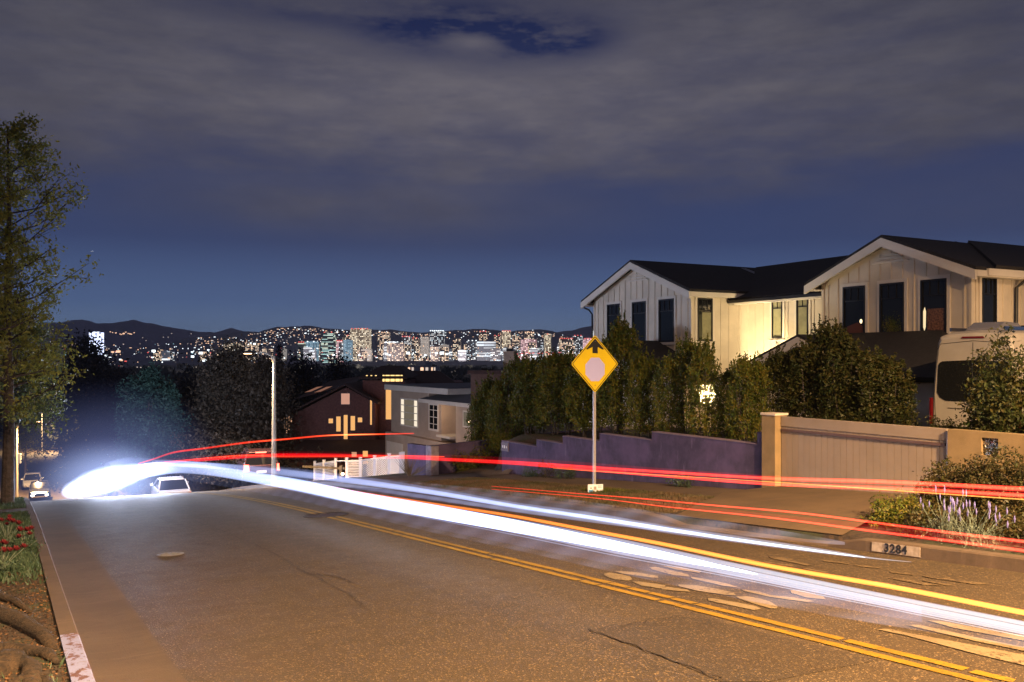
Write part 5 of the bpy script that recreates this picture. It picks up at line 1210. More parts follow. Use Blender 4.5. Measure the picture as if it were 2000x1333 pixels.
# the basin's street and shop lights
for k in range(800):
    px = rng.uniform(120, 1165); dens = .35 if px < 580 else 1.0
    if rng.random() > dens + .35: continue
    py = 694 + rng.normal() * 8 if px > 560 else 690 + rng.normal() * 12
    if px < 560 and py > 720: py = rng.uniform(690, 716)
    if py > 706 and px > 560: py = rng.uniform(688, 704)
    py = max(py, 672); Yd = rng.uniform(3600, 4300)
    L_[rng.choice(['white', 'warm', 'pale', 'pale', 'red', 'teal'], p=[.26, .24, .22, .14, .08, .06])].append(px_item(px, py, Yd, rng.choice([1.3, 1.8, 2.6, 5], p=[.4, .35, .2, .05]), rng.choice([1.3, 1.8, 2.4])))
for px, py, s_ in [(407, 684, 5), (458, 689, 6), (402, 704, 6), (497, 672, 5), (755, 692, 7), (797, 690, 8), (863, 690, 9), (873, 692, 6), (852, 690, 6), (994, 686, 5), (300, 686, 8), (392, 690, 8), (376, 697, 7), (398, 705, 6), (207, 695, 5), (190, 690, 4), (235, 703, 5), (215, 699, 5), (620, 681, 3)]:
    L_['white'].append(px_item(px, py, 3500, s_, s_ * .7))
for px, py, s_ in [(231, 687, 9), (220, 688, 6), (237, 704, 6), (330, 700, 5), (32, 689, 3.5), (407, 671, 3)]: L_['warm'].append(px_item(px, py, 3500, s_, s_ * .6))
for px in range(1010, 1090, 8): L_['red'].append(px_item(px + rng.normal() * 2, 691 + rng.normal() * 1.5, 3550, 6, 1.6))
# a few house lights among the near trees
for px, py, Yd in [(196, 731, 520), (200, 732.5, 520), (194, 746, 430), (189, 755, 330), (268, 717.5, 700), (275, 718, 700), (290, 717, 700), (356, 722, 600), (372, 724, 600), (388, 745, 300), (608, 720, 700), (612, 719, 700), (631, 729, 500), (866, 707, 1500), (735, 706, 1600), (230, 731, 520), (445, 714, 650), (455, 722, 600), (450, 705, 900), (461, 716, 700), (193, 820, 150), (198, 826, 150), (236, 822, 150), (55, 745, 200), (62, 757, 180), (69, 763, 180)]:
    L_['red' if px in (62, 69) else 'pale'].append(px_item(px, py, Yd, 2.4, 1.8))
LBL = {'warm': 'scattered warm orange lights across the distant city and hillside', 'white': 'scattered brilliant white lights across the distant city', 'red': 'scattered red lights and tail-light dots in the distant city', 'pale': 'scattered pale cream lights across the city and hillside', 'teal': 'scattered bluish lights across the distant city'}
for k, v in L_.items(): specks('city_lights', v, LC[k], LBL[k])

def tower_mat(name, wall, c1, c2, lit=.5, st=1.4, cell=(7, 6.5), band=False):
    m, g = newmat(name); tc = g.n('ShaderNodeTexCoord').outputs['Object']; oi = g.n('ShaderNodeObjectInfo').outputs['Random']
    s_ = g.n('ShaderNodeSeparateXYZ', i_0=tc); hx = g.m('ADD', s_.outputs[0], s_.outputs[1])
    ix = g.m('FLOOR', g.m('DIVIDE', hx, cell[0])); iz = g.m('FLOOR', g.m('DIVIDE', s_.outputs[2], cell[1]))
    wn = g.n('ShaderNodeTexWhiteNoise', noise_dimensions='3D', i_Vector=g.xyz(ix if not band else g.m('FLOOR', g.m('DIVIDE', hx, cell[0] * 4)), iz, g.m('MULTIPLY', oi, 97.0)))
    on = g.m('GREATER_THAN', wn.outputs['Value'], 1 - lit); fz = g.m('FRACT', g.m('DIVIDE', s_.outputs[2], cell[1])); fx = g.m('FRACT', g.m('DIVIDE', hx, cell[0]))
    on = g.m('MULTIPLY', on, g.m('GREATER_THAN', fz, .42))
    if not band: on = g.m('MULTIPLY', on, g.m('GREATER_THAN', fx, .28))
    br_ = g.m('ADD', .25, g.m('MULTIPLY', g.m('POWER', g.n('ShaderNodeSeparateColor', i_0=wn.outputs['Color']).outputs[0], 2.0), 1.6))
    col = g.mix(g.n('ShaderNodeSeparateColor', i_0=wn.outputs['Color']).outputs[1], c1, c2)
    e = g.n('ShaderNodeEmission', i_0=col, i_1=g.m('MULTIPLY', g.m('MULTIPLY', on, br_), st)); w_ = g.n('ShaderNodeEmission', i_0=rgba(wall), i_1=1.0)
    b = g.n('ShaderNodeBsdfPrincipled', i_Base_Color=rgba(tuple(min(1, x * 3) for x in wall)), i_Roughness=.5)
    ad = g.n('ShaderNodeAddShader', i_0=b, i_1=e); ad2 = g.n('ShaderNodeAddShader', i_0=ad.outputs[0], i_1=w_.outputs[0]); finish(g, ad2 if sum(wall) > .12 else ad); m.cycles.emission_sampling = 'NONE'; return m  # brighter walls also emit, imitating city glow on the facade
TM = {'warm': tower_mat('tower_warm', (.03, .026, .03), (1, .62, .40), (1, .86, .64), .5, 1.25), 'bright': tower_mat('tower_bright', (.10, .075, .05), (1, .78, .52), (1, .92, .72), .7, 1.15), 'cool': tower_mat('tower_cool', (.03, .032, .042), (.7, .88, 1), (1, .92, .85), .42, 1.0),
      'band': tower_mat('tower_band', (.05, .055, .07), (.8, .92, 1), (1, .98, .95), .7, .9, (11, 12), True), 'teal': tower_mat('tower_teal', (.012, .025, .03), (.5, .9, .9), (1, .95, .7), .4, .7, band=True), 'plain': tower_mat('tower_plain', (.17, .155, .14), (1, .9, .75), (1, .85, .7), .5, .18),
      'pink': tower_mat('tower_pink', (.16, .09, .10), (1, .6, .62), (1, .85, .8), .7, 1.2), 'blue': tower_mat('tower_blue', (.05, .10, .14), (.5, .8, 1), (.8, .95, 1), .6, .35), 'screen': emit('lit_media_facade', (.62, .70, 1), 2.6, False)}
def tower(px0, px1, pyt, pyb, Yk, kind, label, crown=None, group=None, steps=0, crowncol='red'):
    pc = (px0 + px1) / 2; x, y, zt = at(pc, pyt, Yk); zb = at(pc, pyb + 14, Yk)[2]; w_ = (px1 - px0) / F * Yk / 2; h = zt - zb
    o = thing('office_tower', label, 'building', (x, y, zb), 0, group)
    m_ = MB(); d_ = w_ * .8
    if steps:
        for k in range(steps): f0, f1 = k / steps, (k + 1) / steps; ww = w_ * (1 - .5 * f0 ** 2); m_.box(-ww, ww, -d_ * (1 - f0 * .2), d_, h * (.45 + .55 * f0) if k else 0, h * (.45 + .55 * f1))
        m_.box(-w_, w_, -d_ - 1, d_ + 1, 0, h * .45)
    else:
        m_.box(-w_, w_, -d_, d_, 0, h); m_.box(-w_ * .55, w_ * .5, -d_ * .5, d_ * .5, h + .01, h + 1.2 / F * Yk)
    m_.build('facade', TM[kind], o)
    if crown:
        c = MB(); s_ = 1.0 / F * Yk; nn_ = crown
        for k in range(nn_): xx = -w_ + 2 * w_ * (k + .5) / nn_; c.box(xx - s_, xx + s_, -d_ - s_, -d_ + s_, h - s_ * .6, h + s_ * 1.2)
        c.build('roof_light', LC[crowncol], o)
    return o
T = [(178, 199, 650, 679, 3700, 'screen', 'glowing blue-white media tower far left of the city', 3, 'white'), (441, 470, 672, 688, 4300, 'bright', 'low long warm-lit block left of the street lamp arm', None, None), (470, 502, 671, 690, 4350, 'warm', 'low block with white roof lamp above the lamp arm', 2, 'white'),
     (583, 596, 669, 692, 4100, 'teal', 'dark cube with red roof lights, left of its blue-lit twin', 3, 'red'), (597, 621, 668, 692, 4150, 'blue', 'bluish glass cube with bright white roof sign', 2, 'white'), (629, 657, 650, 696, 4200, 'teal', 'dark green stepped tower with narrowing top', 2, 'red'),
     (657, 670, 666, 694, 4050, 'pink', 'small pinkish lit block beside the stepped tower', 3, 'red'), (671, 690, 656, 692, 4350, 'warm', 'warm tower at the left shoulder of the tallest tower', 1, 'red'), (672, 688, 665, 692, 4000, 'blue', 'pale bluish block in front of the left shoulder tower', None, None),
     (687, 723, 643, 692, 4300, 'bright', 'tallest tower of the skyline, brightly lit cream', 6, 'red'), (739, 761, 650, 690, 4300, 'warm', 'warm speckled tower right of the tallest one', 4, 'warm'), (752, 782, 669, 690, 3900, 'band', 'white banded low block with pink roof sign', 4, 'white'),
     (785, 803, 658, 690, 4250, 'cool', 'grey-green tower with red roof edge', 4, 'red'), (804, 818, 661, 688, 4350, 'warm', 'warm tower with a purple-red roof light', 2, 'red'), (822, 838, 660, 682, 4000, 'plain', 'plain evenly lit tan slab', 4, 'pale'), (840, 868, 647, 692, 4300, 'cool', 'broad tower with a row of white and red roof lights', 7, 'white'),
     (884, 900, 662, 690, 4300, 'warm', 'narrow warm-lit block between two broad towers', None, None), (912, 934, 666, 690, 3950, 'cool', 'block with white-pink roof sign left of the banded block', 3, 'white'), (932, 968, 668, 691, 3850, 'band', 'wide white banded block in the middle of the right skyline', None, None),
     (936, 951, 648, 680, 4350, 'warm', 'slim tower with pink top rising behind the wide banded block', 3, 'red'), (963, 978, 656, 690, 4250, 'warm', 'slim warm tower right of the wide banded block', 2, 'red'), (980, 998, 647, 690, 4300, 'bright', 'tall cream tower with a red-lit flat top above the chimney', 4, 'red'),
     (1001, 1015, 655, 690, 4300, 'warm', 'tower right of the cream tower above the chimney', 2, 'teal'), (1024, 1044, 650, 688, 4300, 'warm', 'tower with glowing orange crown', 5, 'warm'), (1017, 1048, 664, 690, 4000, 'pink', 'wide orange-lit base block below the orange crown', None, None),
     (1050, 1062, 660, 690, 4200, 'cool', 'narrow cool-lit block right of the orange crown', None, None), (1063, 1076, 653, 690, 4300, 'bright', 'cream tower left of the dark gap in the skyline', 1, 'red'), (1092, 1119, 662, 692, 4150, 'warm', 'broad block with orange-red lit roof edge left of the sign', 7, 'red'),
     (1119, 1137, 656, 690, 4250, 'cool', 'pale tower touching the left edge of the yellow sign', 3, 'red'), (1139, 1156, 662, 690, 4250, 'pink', 'pinkish block just above the yellow sign edge', 3, 'red')]
for a in T: tower(a[0], a[1], a[2], a[3], a[4], a[5], a[6], a[7], None, 5 if 'stepped' in a[6] else 0, a[8] or 'red')
m_ = MB(); x, y, z = at(1160, 660, 4200); o = thing('lit_spire', 'white floodlit spire beside the left gable wall', 'tower', (x, y, z)); m_.lathe([(9, -60), (8, 0), (4, 25), (.5, 55)], 8).build('spire', emit('spire_glow', (.9, .95, 1), 2.2, False), o)
rng = np.random.default_rng(21)
for k in range(64):
    px = rng.uniform(590, 1160) if k < 50 else rng.uniform(300, 590); w_ = rng.uniform(7, 20); top = rng.uniform(670, 686) if k < 50 else rng.uniform(682, 690)
    tower(px, px + w_, top, 692, rng.uniform(3700, 4500), rng.choice(['warm', 'cool', 'band', 'warm', 'plain'], p=[.35, .25, .2, .15, .05]), 'small low block with lit windows among the towers of the distant city', None, 'low filler blocks of the city')
x, y, z = at(828, 727, 900); o = thing('lit_villa', 'pale flat-roofed building with bright windows on the slope above the dark roofs', 'building', (x, y, z)); s_ = 900 / F
m_ = MB(); m_.box(-35 * s_, 10 * s_, 0, 12, -6, 13 * s_); m_.box(-6 * s_, 30 * s_, -4, 8, -6, 11 * s_); m_.box(2 * s_, 14 * s_, 2, 10, 0, 19 * s_); m_.build('wall', pbr('villa_wall', (.32, .33, .36), .7), o)
for k, (a, b) in enumerate([(-31, -27), (-24, -20), (-6, 0), (4, 9), (15, 18), (20, 23)]): MB().box(a * s_, b * s_, -4.3 if a > -7 else -.3, -4.05 if a > -7 else -.05, 3 * s_, 9 * s_).build('window', LC['pale' if k % 2 else 'warm'], o)

cg = thing('city_fill_lights', 'added fill lights in front of the city towers', 'fill lights', (0, 0, 0))
for px in (450, 600, 650, 700, 760, 830, 900, 960, 1020, 1100):
    p_ = at(px, 694, 3600); MB().box(p_[0] - 4, p_[0] + 4, p_[1] + 16, p_[1] + 20, p_[2] - 3, p_[2] + 3).build('fill_light_box', LC['white'], cg); lamp('POINT', p_, .6e6, (1, .82, .74), cg, 15)  # lights and bodies added in front of the towers to brighten their facades
# ------------------------------------------------------------------ vehicles down the street
def car(name, label, cat, loc, rz, L, Wd, H, body, rear_lit=None, front_lit=False, suv=False, rack=False):
    """local: rear at y=0, front at y=L"""
    o = thing(name, label, cat, loc, rz); w_ = Wd / 2; bh_ = H * (.60 if suv else .62)
    def sec(y, hw, z0, z1, i=.9): return [(-hw, y, z0 + .1), (-hw * .93, y, z0), (hw * .93, y, z0), (hw, y, z0 + .1), (hw, y, z1 - .18), (hw * .97, y, z1 - .05), (hw * i, y, z1), (-hw * i, y, z1), (-hw * .97, y, z1 - .05), (-hw, y, z1 - .18)]
    b = MB(); b.loft([sec(0, w_ * .93, .34, bh_ - .04, .85), sec(.10, w_ * .98, .26, bh_), sec(.8, w_, .2, bh_ + .02), sec(L * .55, w_, .2, bh_), sec(L - 1.1, w_, .22, bh_ - .06), sec(L - .3, w_ * .95, .24, bh_ - .2, .85), sec(L, w_ * .82, .34, bh_ - .32, .8)]); bd = b.build('body', body, o, bevel=.025)
    y0, y1 = (.12, L - 1.75) if suv else (.55, L - 1.35)
    def gs(y, hw, z, k=.0): return [(-hw, y, z), (hw, y, z), (hw, y, z + .001 + k), (-hw, y, z + .001 + k)]
    g_ = MB(); top = H - .07; zb = bh_ - .02; r0, r1 = y0 + (.28 if suv else .75), y1 - .85
    g_.add([(-w_ * .92, y0, zb), (w_ * .92, y0, zb), (w_ * .92, y1, zb), (-w_ * .92, y1, zb), (-w_ * .74, r0, top), (w_ * .74, r0, top), (w_ * .74, r1, top), (-w_ * .74, r1, top)], [(0, 1, 5, 4), (1, 2, 6, 5), (2, 3, 7, 6), (3, 0, 4, 7), (4, 5, 6, 7)]).build('windows', M['glass'], o)
    r_ = MB(); r_.loft([[(-w_ * .70, r0 - .05, top), (w_ * .70, r0 - .05, top), (w_ * .62, r0 - .02, top + .03), (-w_ * .62, r0 - .02, top + .03)], [(-w_ * .76, r0 + .25, top - .01), (w_ * .76, r0 + .25, top - .01), (w_ * .66, r0 + .25, H), (-w_ * .66, r0 + .25, H)], [(-w_ * .76, r1, top - .01), (w_ * .76, r1, top - .01), (w_ * .66, r1, H - .01), (-w_ * .66, r1, H - .01)]])
    for s in (-1, 1):
        for (ya, yb) in ((y0, r0), (y1, r1)): r_.tube([(s * w_ * .92, ya, zb), (s * w_ * .75, yb, top)], .045, 5)
    r_.build('roof', body, o)
    tl = rear_lit or M['redlens']
    for s in (-1, 1):
        if suv: MB().prism([(s * w_ * 1.0, bh_ - .34), (s * w_ * .66, bh_ - .32), (s * w_ * .70, bh_ + .02), (s * w_ * .96, bh_ + .04)], -.03, .05, 'y').build('taillight', tl, o)
        else: MB().prism([(s * w_ * .93, bh_ - .24), (s * w_ * .52, bh_ - .20), (s * w_ * .5, bh_ - .12), (s * w_ * .92, bh_ - .08)], -.03, .05, 'y').build('taillight', tl, o)
        MB().prism([(s * w_ * .80, bh_ - .42), (s * w_ * .5, bh_ - .44), (s * w_ * .52, bh_ - .56), (s * w_ * .74, bh_ - .56)], L - .06, L + .02, 'y').build('headlight', M['whiteglow'] if front_lit else M['chrome'], o)
        MB().prism([(L * .62, bh_), (L * .62 + .2, bh_), (L * .62 + .15, bh_ + .14), (L * .62, bh_ + .12)], s * w_, s * (w_ + .16), 'x').build('mirror', body, o)
        for y in (.85, L - .85):
            wh = MB().prism([(y + .33 * cos(k * pi / 9), .33 + .33 * sin(k * pi / 9)) for k in range(18)], s * (w_ - .22), s * (w_ - .005), 'x').build('wheel', M['tyre'], o)
            MB().prism([(y + .2 * cos(k * pi / 7), .33 + .2 * sin(k * pi / 7)) for k in range(14)], s * (w_ - .003), s * (w_ + .004), 'x').build('rim', M['chrome'], wh)
    MB().box(-.26, .26, -.03, -.005, bh_ - .34 if not suv else .62, bh_ - .22 if not suv else .75).build('number_plate', M['plate'], o)
    MB().box(-w_ * .93, w_ * .93, -.07, .05, .28, .48).build('bumper', M['darkmetal'] if suv else body, o, bevel=.02)
    if suv: MB().box(-w_ * .30, w_ * .30, r0 - .07, r0 - .0, top - .02, top + .04).build('high_brake_light', rear_lit or M['redlens'], o)
    if rack:
        m_ = MB()
        for s in (-1, 1): m_.tube([(s * w_ * .68, r0 + .2, H), (s * w_ * .68, r0 + .4, H + .07), (s * w_ * .68, r1 - .2, H + .07), (s * w_ * .68, r1, H)], .02, 5)
        m_.build('roof_rail', M['chrome'], o)
    return o
def car_at(px, pyb, Yd, *a, **k):
    x, y, z = at(px, pyb, Yd); return (x, y, z)
HD_ = radians(28)
def onroad(px, Yd): x = (px - 1000) / F * Yd; t, S = ST(x, Yd); return (x, Yd, zroad(S, min(t, 12)) - .0)
p = at(511, 962, 47); car('parked_suv', 'dark sport utility car with glowing red brake lights going down the street', 'car', (p[0], p[1], at(511, 882, 47)[2] - 1.78), HD_ - radians(6), 4.7, 1.9, 1.75, pbr('maroon_car_paint', (.06, .03, .04), .25), M['redglow'], suv=True, rack=True)
p = at(343, 962, 49); car('parked_sedan', 'pale silver-white sedan seen from behind below the crest', 'car', (p[0], p[1], at(343, 941, 49)[2] - 1.45), HD_, 4.6, 1.8, 1.45, M['carwhite'], M['redglow_dim'])
p = at(70, 960, 80); car('parked_car', 'dark car with lit headlamps facing uphill on the left of the lower street', 'car', (p[0] - 2, p[1] + 4.4, at(70, 977, 80)[2]), HD_ + pi, 4.4, 1.8, 1.35, M['carblack'], None, True)
p = at(60, 950, 92); car('parked_car', 'pale car parked behind the dark car on the lower street', 'car', (p[0] - 2, p[1] + 4, at(60, 950, 92)[2] - .4), HD_ + pi, 4.6, 1.8, 1.5, M['carwhite'])

# ------------------------------------------------------------------ street lamps
def street_lamp(label, base, H, arm, rise, r0, lit, mat, aimdir, power=0, col=(1, .62, .26), box=None):
    o = thing('street_lamp', label, 'street lamp', base, atan2(aimdir[1], aimdir[0]), 'street lamps along the road' if 0 else None)
    MB().lathe([(r0 * 1.9, -.5), (r0 * 1.9, .25), (r0 * 1.15, .35), (r0 * .62, H), (r0 * .3, H + .12), (0.001, H + .13)], 14).build('pole', mat, o, smooth=False)
    MB().tube([(0, 0, H - .35), (arm * .14, 0, H + rise * .35), (arm * .45, 0, H + rise * .85), (arm, 0, H + rise)], [.05, .045, .04, .035], 8).build('arm', mat, o)
    hd = MB().loft([[(arm - .1, -.06, H + rise - .04), (arm - .1, .06, H + rise - .04), (arm - .1, .06, H + rise + .05), (arm - .1, -.06, H + rise + .05)], [(arm + .2, -.15, H + rise - .07), (arm + .2, .15, H + rise - .07), (arm + .2, .12, H + rise + .09), (arm + .2, -.12, H + rise + .09)], [(arm + .6, -.12, H + rise - .05), (arm + .6, .12, H + rise - .05), (arm + .6, .08, H + rise + .04), (arm + .6, -.08, H + rise + .04)]])
    h = hd.build('lamp_head', M['galv'] if not lit else M['darkmetal'], o)
    MB().box(arm + .16, arm + .52, -.10, .10, H + rise - .10, H + rise - .072).build('lens', emit('lamp_lens', col, 12, False) if lit else M['houseglass'], h)
    if power:
        l = lamp('SPOT', (arm + .34, 0, H + rise - .16), power, col, o, .12, 165, (arm + .34, 0, 0), .6)
    return o
b = at(535.5, 700, 45.5); t, S = ST(b[0], b[1])
street_lamp('tall pale concrete street lamp with curved arm in front of the brown house', (b[0], b[1], -8.2), 8.2, 1.0, .32, .14, True, pbr('lamp_concrete', (.34, .31, .25), .8, nscale=6, namt=.12), (-1, -.12), 8000, (1, .62, .30))
b = at(33, 700, 85); street_lamp('lit street lamp on the lower street beside the tall tree trunk', (b[0], b[1], -14.2), 7.6, 1.9, .5, .12, True, pbr('lamp_pole_pale', (.5, .42, .28), .7), (1, -.15), 15000)
MB_s = thing('pole_sign', 'small blank pale sign panel on the lower street lamp pole', 'sign', (b[0] + .35, b[1] - .2, 0), 0); z0 = at(33, 905, 85)[2]; z1 = at(33, 886, 85)[2]; MB().box(-.16, .16, -.02, .02, z0, z1).build('panel', M['plate'], MB_s)
b = at(20, 700, 165); street_lamp('smaller lit street lamp far down the lower street', (b[0] + 6, b[1], -18), 8.0, 1.9, .4, .12, True, M['galv'], (1, -.3), 26000)
b = W(10.9, -8.5, 0); street_lamp('sodium street lamp on the right kerb behind the photographer', (b[0], b[1], -1.1), 9.8, 2.6, .5, .14, True, M['galv'], (-P[0], -P[1]), 112000, (1, .61, .29))
b = W(-1.3, -9.5, 0); street_lamp('added unseen lamp on the left kerb behind the photographer, warming the gables', (b[0], b[1], -.9), 9.6, 2.6, .5, .14, True, M['galv'], (P[0], P[1]), 36000, (1, .63, .32))  # unseen lamp added to brighten the gable fronts

# ------------------------------------------------------------------ light streaks of the passing cars, hanging at lamp height along the lanes
def lane_pt(px, py, t=None, Y_=None):
    return px_t(px, py, t) if t is not None else at(px, py, Y_)
def spline(pts, n=12):
    P_ = [Vector(p[:3]) for p in pts]; R_ = [p[3] for p in pts]; out = []; rr = []
    for i in range(len(P_) - 1):
        a = P_[max(0, i - 1)]; b = P_[i]; c = P_[i + 1]; d = P_[min(len(P_) - 1, i + 2)]
        for k in range(n):
            f = k / n; out.append(.5 * ((2 * b) + (c - a) * f + (2 * a - 5 * b + 4 * c - d) * f * f + (3 * b - a - 3 * c + d) * f ** 3)); rr.append(R_[i] * (1 - f) + R_[i + 1] * f)
    out.append(P_[-1]); rr.append(R_[-1]); return out, rr
def streak(parent, name, pts, mat, n=10, flat=1.0):
    """pts: (px, py, t or -Y, half height in photo px)"""
    Q_ = []
    for px, py, d_, hp in pts:
        p = px_t(px, py, d_) if d_ > 0 else at(px, py, -d_); Q_.append((p[0], p[1], p[2], hp / F * p[1]))
    if pts[-1][0] >= 1990 and pts[-1][2] > 0:          # the streak runs on up the street past the photographer
        (x0, y0, _, h0), (x1, y1, d1, h1) = pts[-2], pts[-1]; k_ = (y1 - y0) / (x1 - x0); p = px_t(x1 + 2200, y1 + k_ * 2200, d1); Q_.append((p[0], p[1], p[2], h1 / F * px_t(x1, y1, d1)[1]))
    out, rr = spline(Q_, n); m_ = MB(); m_.tube(out, [(r, r * flat) for r in rr], 16, cap=False); return m_.build(name, mat, parent, smooth=True)
TW = trail_mat('white_streak', (.70, .84, 1), (.42, .55, 1), .27, 1.3)
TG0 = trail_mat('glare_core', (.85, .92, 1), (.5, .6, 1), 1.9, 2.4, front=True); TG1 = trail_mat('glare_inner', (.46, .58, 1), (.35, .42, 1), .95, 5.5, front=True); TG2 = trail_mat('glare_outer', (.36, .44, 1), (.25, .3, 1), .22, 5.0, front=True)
TWg = trail_mat('white_streak_mid', (.75, .90, 1), (.45, .55, 1), 1.3, 1.2); TWf = trail_mat('white_streak_far', (.80, .90, 1), (.5, .6, 1), 4.5, 1.2)
TWt = trail_mat('white_streak_thin', (.82, .92, 1), (.42, .50, 1), .33, 1.1)
TWv = trail_mat('blue_veil', (.42, .46, .80), (.20, .24, .6), .26, 1.3, .42)
TWs = trail_mat('blue_veil_flicker', (.50, .52, .66), (.25, .28, .45), .36, .9, .55, 2.6)
TR_ = trail_mat('red_streak', (1, .10, .05), (1, .0, .01), 1.5, 1.2, .95)
TRh = trail_mat('hot_red_streak', (1, .40, .10), (1, .03, .01), 2.2, 1.1)
TRv = trail_mat('red_veil', (.85, .01, .02), (.5, .0, .01), .30, 1.2, .50)
TO = trail_mat('orange_streak', (1, .42, .06), (.9, .16, .02), 1.5, 1.1, .95)
TY = trail_mat('yellow_streak', (1, .50, .10), (.8, .2, .02), 1.0, 1.1, .85)
G_ = 'streaks of passing headlights'
near = [(128, 962, -44, 3), (140, 958, -43, 16), (165, 949, -42, 23), (200, 940, -41, 29), (245, 928, -40, 23), (300, 917, -37, 14), (345, 915, -33, 12), (420, 921, 5.35, 11), (560, 944, 5.3, 13), (700, 973, 5.25, 14), (850, 1000, 5.2, 16), (1000, 1027, 5.15, 18), (1200, 1066, 5.1, 20), (1400, 1106, 5.05, 17), (1700, 1167, 5.0, 16), (2000, 1227, 4.95, 17), (2250, 1278, 4.95, 18)]
o = thing('headlight_streak', 'broad white light streak of the nearer headlamp, crossing the road to the lower right', 'light streak', (0, 0, 0), group=None)
streak(o, 'streak', [p if p[0] < 400 else (p[0], p[1], p[2], p[3] * .80) for p in near], TW, flat=.6)
def offs(pts, f, hp, x0=430, x1=9999): return [(a, b + f * h, c, max(1.2, hp * h)) for a, b, c, h in pts if x0 <= a <= x1]
for f, hp, mt in [(-.66, .13, TWt), (-.42, .16, TWt), (-.10, .10, TWt), (.16, .20, TWt), (.44, .10, TWt), (.66, .13, TWt), (.95, .06, TWt)]: streak(o, 'strand', offs(near, f, hp), mt, flat=.6)
flare = [p for p in near if p[0] < 400]
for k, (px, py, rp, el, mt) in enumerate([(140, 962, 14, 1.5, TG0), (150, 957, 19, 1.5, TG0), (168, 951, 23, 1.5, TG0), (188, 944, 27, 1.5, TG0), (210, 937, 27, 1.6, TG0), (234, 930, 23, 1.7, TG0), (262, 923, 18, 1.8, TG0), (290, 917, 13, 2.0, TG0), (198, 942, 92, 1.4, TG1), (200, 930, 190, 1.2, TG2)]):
    c_ = at(px, py, 38 - k * .3); R_ = rp / F * 38; m_ = MB(); m_.loft([[(c_[0] + R_ * el * cos(e) * cos(q * pi / 20), c_[1] + R_ * cos(e) * sin(q * pi / 20), c_[2] + R_ * sin(e)) for q in range(40)] for e in [(-.499 + j / 24.05) * pi for j in range(25)]]).build('glare', mt, o, smooth=True)  # lens bloom built as soft glowing ellipsoids around the headlamps
streak(o, 'streak', [(230, 930, -38, 14), (300, 917, -36, 14), (350, 915, -33, 10), (420, 921, 5.35, 10), (560, 944, 5.3, 12), (700, 973, 5.25, 13), (850, 1000, 5.2, 14), (1000, 1027, 5.15, 13), (1200, 1066, 5.1, 10), (1400, 1106, 5.05, 4), (1480, 1122, 5.05, .5)], TWf, flat=.6)
streak(o, 'veil', [(330, 925, -33, 8), (420, 938, 5.2, 10), (560, 962, 5.2, 12), (700, 990, 5.15, 16), (850, 1022, 5.1, 20), (1000, 1052, 5.05, 22), (1200, 1095, 5.0, 24), (1400, 1138, 4.95, 24), (1600, 1178, 4.95, 22), (1800, 1215, 4.95, 18), (2000, 1252, 4.95, 14)], TWs, flat=.12)
streak(o, 'veil', [(330, 920, -33, 10), (420, 934, 5.3, 14), (560, 955, 5.3, 18), (850, 1012, 5.2, 22), (1200, 1080, 5.1, 24), (1500, 1142, 5.1, 20), (1800, 1200, 5.1, 16)], TWv, flat=.12)
for k, (px, py, e, yl) in enumerate([(215, 922, 3400, 36), (300, 905, 1300, 34), (268, 868, 2200, 50)]): lamp('POINT', at(px, py, yl), e, (.66, .74, 1), o, .5)
o = thing('headlight_streak', 'narrower white light streak of the farther headlamp, ending near the numbered kerb', 'light streak', (0, 0, 0))
streak(o, 'streak', [(210, 915, -42, 12), (250, 907, -41, 14), (300, 905, -38, 9), (345, 905, -35, 6), (450, 912, 6.9, 6), (560, 922, 6.8, 8), (700, 938, 6.8, 8), (850, 960, 6.7, 7), (1000, 987, 6.6, 7), (1150, 1008, 6.5, 8), (1300, 1034, 6.5, 8), (1450, 1055, 6.4, 7), (1600, 1076, 6.4, 5), (1700, 1090, 6.4, 1.5), (1780, 1098, 6.4, .3)], TWt, flat=.6)
streak(o, 'streak', [(350, 910, -35, 3), (560, 934, 6.9, 4), (700, 952, 6.8, 4), (1000, 996, 6.7, 4), (1200, 1024, 6.6, 3), (1350, 1044, 6.5, 1)], TWt, flat=.6)
streak(o, 'veil', [(420, 914, 6.9, 8), (560, 925, 6.8, 13), (700, 945, 6.8, 15), (1000, 980, 6.7, 20), (1300, 1018, 6.6, 16), (1500, 1042, 6.6, 10), (1650, 1062, 6.6, 3)], TWs, flat=.12)
streak(o, 'streak', [(300, 905, -38, 6), (345, 906, -35, 6), (450, 913, 6.9, 6), (560, 924, 6.8, 7), (700, 941, 6.8, 6), (850, 963, 6.7, 5), (1000, 988, 6.6, 4), (1200, 1018, 6.5, 4), (1400, 1049, 6.4, 3.5), (1600, 1077, 6.4, 2), (1690, 1089, 6.4, .4)], TWg, flat=.6)
o = thing('indicator_streak', 'thin orange light streak between the two white streaks', 'light streak', (0, 0, 0))
streak(o, 'streak', [(520, 938, 6.0, 1), (620, 948, 6.0, 2), (700, 962, 6.0, 2.3), (850, 985, 6.0, 2.6), (1000, 1008, 6.0, 3.2), (1150, 1036, 6.0, 3.6), (1300, 1064, 6.0, 4), (1500, 1105, 6.0, 4.5), (1750, 1148, 6.0, 5), (2000, 1197, 6.0, 6), (2250, 1242, 6.0, 6)], TO, flat=.6)
o = thing('brake_light_streak', 'single thin red light streak arching highest, over the brown house', 'light streak', (0, 0, 0))
streak(o, 'streak', [(270, 906, -50, 1), (300, 897, -48, 1.6), (340, 884, -44, 2), (400, 876, -40, 2), (480, 865, -35, 2), (560, 858, -32, 1.8), (640, 851, -29, 1.6), (740, 848.5, -27, 1.5), (808, 847, -24, 1.2)], TRh)
o = thing('tail_light_streak', 'band of red light streaks at wall height running from the glare to the right edge', 'light streak', (0, 0, 0))
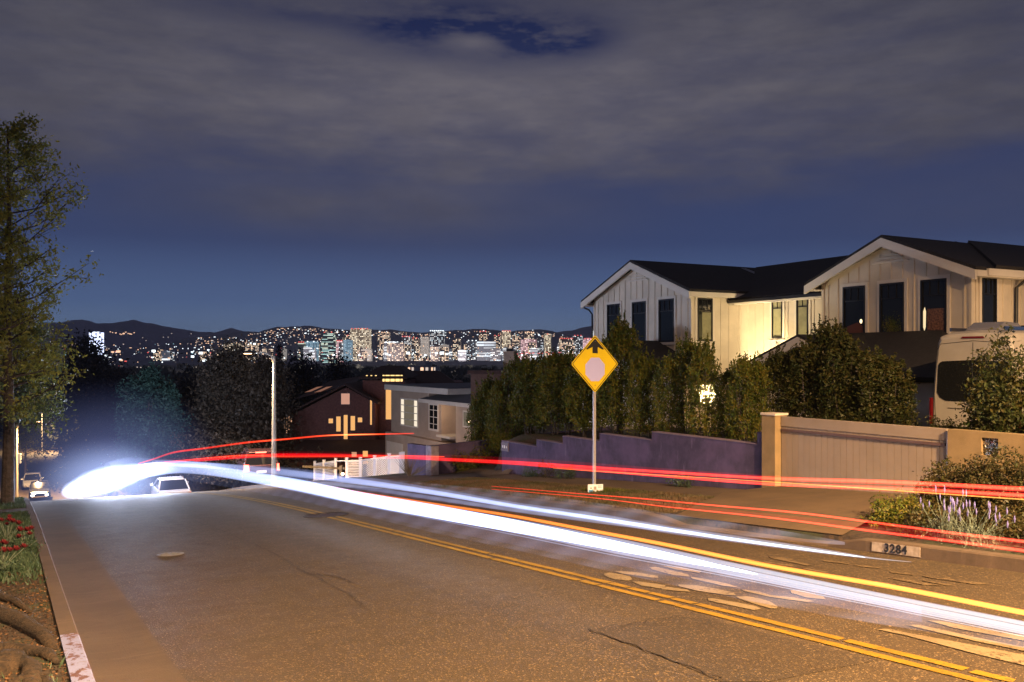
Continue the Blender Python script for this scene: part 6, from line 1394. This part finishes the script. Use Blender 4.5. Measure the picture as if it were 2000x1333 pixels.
up = [(280, 908, -46, 1.5), (380, 899, -41, 2.2), (460, 893, -37, 2.4), (560, 888, 9.0, 2.4), (740, 891, 8.9, 2.2), (850, 896, 8.8, 2.2), (1000, 903, 8.7, 2.5), (1160, 914, 8.6, 3.2), (1300, 923, 8.5, 3.2), (1500, 935, 8.4, 3.5), (1730, 942, 8.3, 4), (2000, 956, 8.3, 5), (2200, 966, 8.3, 5)]
streak(o, 'streak', [(a, b - .5, c, d) for a, b, c, d in up], TR_)
streak(o, 'streak', [(a, b + (2 + 10 * sm(a, 850, 1700)), c - .1, d * .9) for a, b, c, d in up[1:]], TR_)
streak(o, 'streak', [(320, 904, -44, 1.5), (460, 891, -37, 2), (560, 892, 9, 2), (700, 891.5, 8.9, 2), (800, 891.5, 8.8, 1.8), (868, 892.5, 8.7, 1)], TRh)
streak(o, 'veil', [(300, 903, -44, 4), (460, 891, -37, 6), (560, 889, 9.1, 8), (740, 891, 9.0, 7), (1000, 902, 8.8, 8), (1300, 924, 8.6, 9), (1500, 938, 8.5, 10), (1730, 950, 8.4, 12), (2000, 963, 8.4, 13), (2200, 974, 8.4, 13)], TRv, flat=.10)
streak(o, 'side_marker', [(1080, 915, 8.2, .5), (1200, 923, 8.2, .8), (1400, 935, 8.2, .9), (1600, 948, 8.2, 1.0), (1730, 957, 8.2, 1.3), (2000, 976, 8.2, 1.5), (2200, 987, 8.2, 1.6)], TY)
o = thing('tail_light_streak', 'pair of thin red light streaks low over the driveway and the numbered kerb', 'light streak', (0, 0, 0))
streak(o, 'streak', [(960, 950, 7.0, .4), (1100, 962, 7.0, .7), (1250, 974, 6.9, 1.3), (1400, 988, 6.8, 1.8), (1550, 1001, 6.7, 2.2), (1700, 1020, 6.6, 2.6), (1850, 1040, 6.5, 3), (2000, 1058, 6.5, 3.5), (2200, 1082, 6.5, 3.5)], TR_)
streak(o, 'streak', [(960, 956, 6.4, .4), (1150, 972, 6.4, .7), (1300, 990, 6.3, 1.3), (1500, 1011, 6.2, 2), (1700, 1037, 6.1, 2.6), (1850, 1056, 6.0, 3), (2000, 1076, 6.0, 3.5), (2200, 1102, 6.0, 3.5)], TRh if 0 else TR_)
streak(o, 'veil', [(1250, 980, 6.6, 2), (1500, 1008, 6.5, 5), (1700, 1032, 6.4, 9), (2000, 1070, 6.3, 12), (2200, 1096, 6.3, 13)], TRv, flat=.10)

# ------------------------------------------------------------------ the night air
hz_ = MB().box(-17000, 17000, -14500, 17800, -60, 620).build('haze', None); tag(hz_, 'thin even night haze over hillside and city', 'haze', kind='stuff')
m, g = newmat('night_air'); pv_ = g.n('ShaderNodeVolumePrincipled', i_Color=rgba((.72, .80, 1)), i_Density=HAZE)
o_ = g.n('ShaderNodeOutputMaterial'); g.t.links.new(pv_.outputs[0], o_.inputs['Volume']); hz_.data.materials.append(m)
cy.volume_bounces = 0
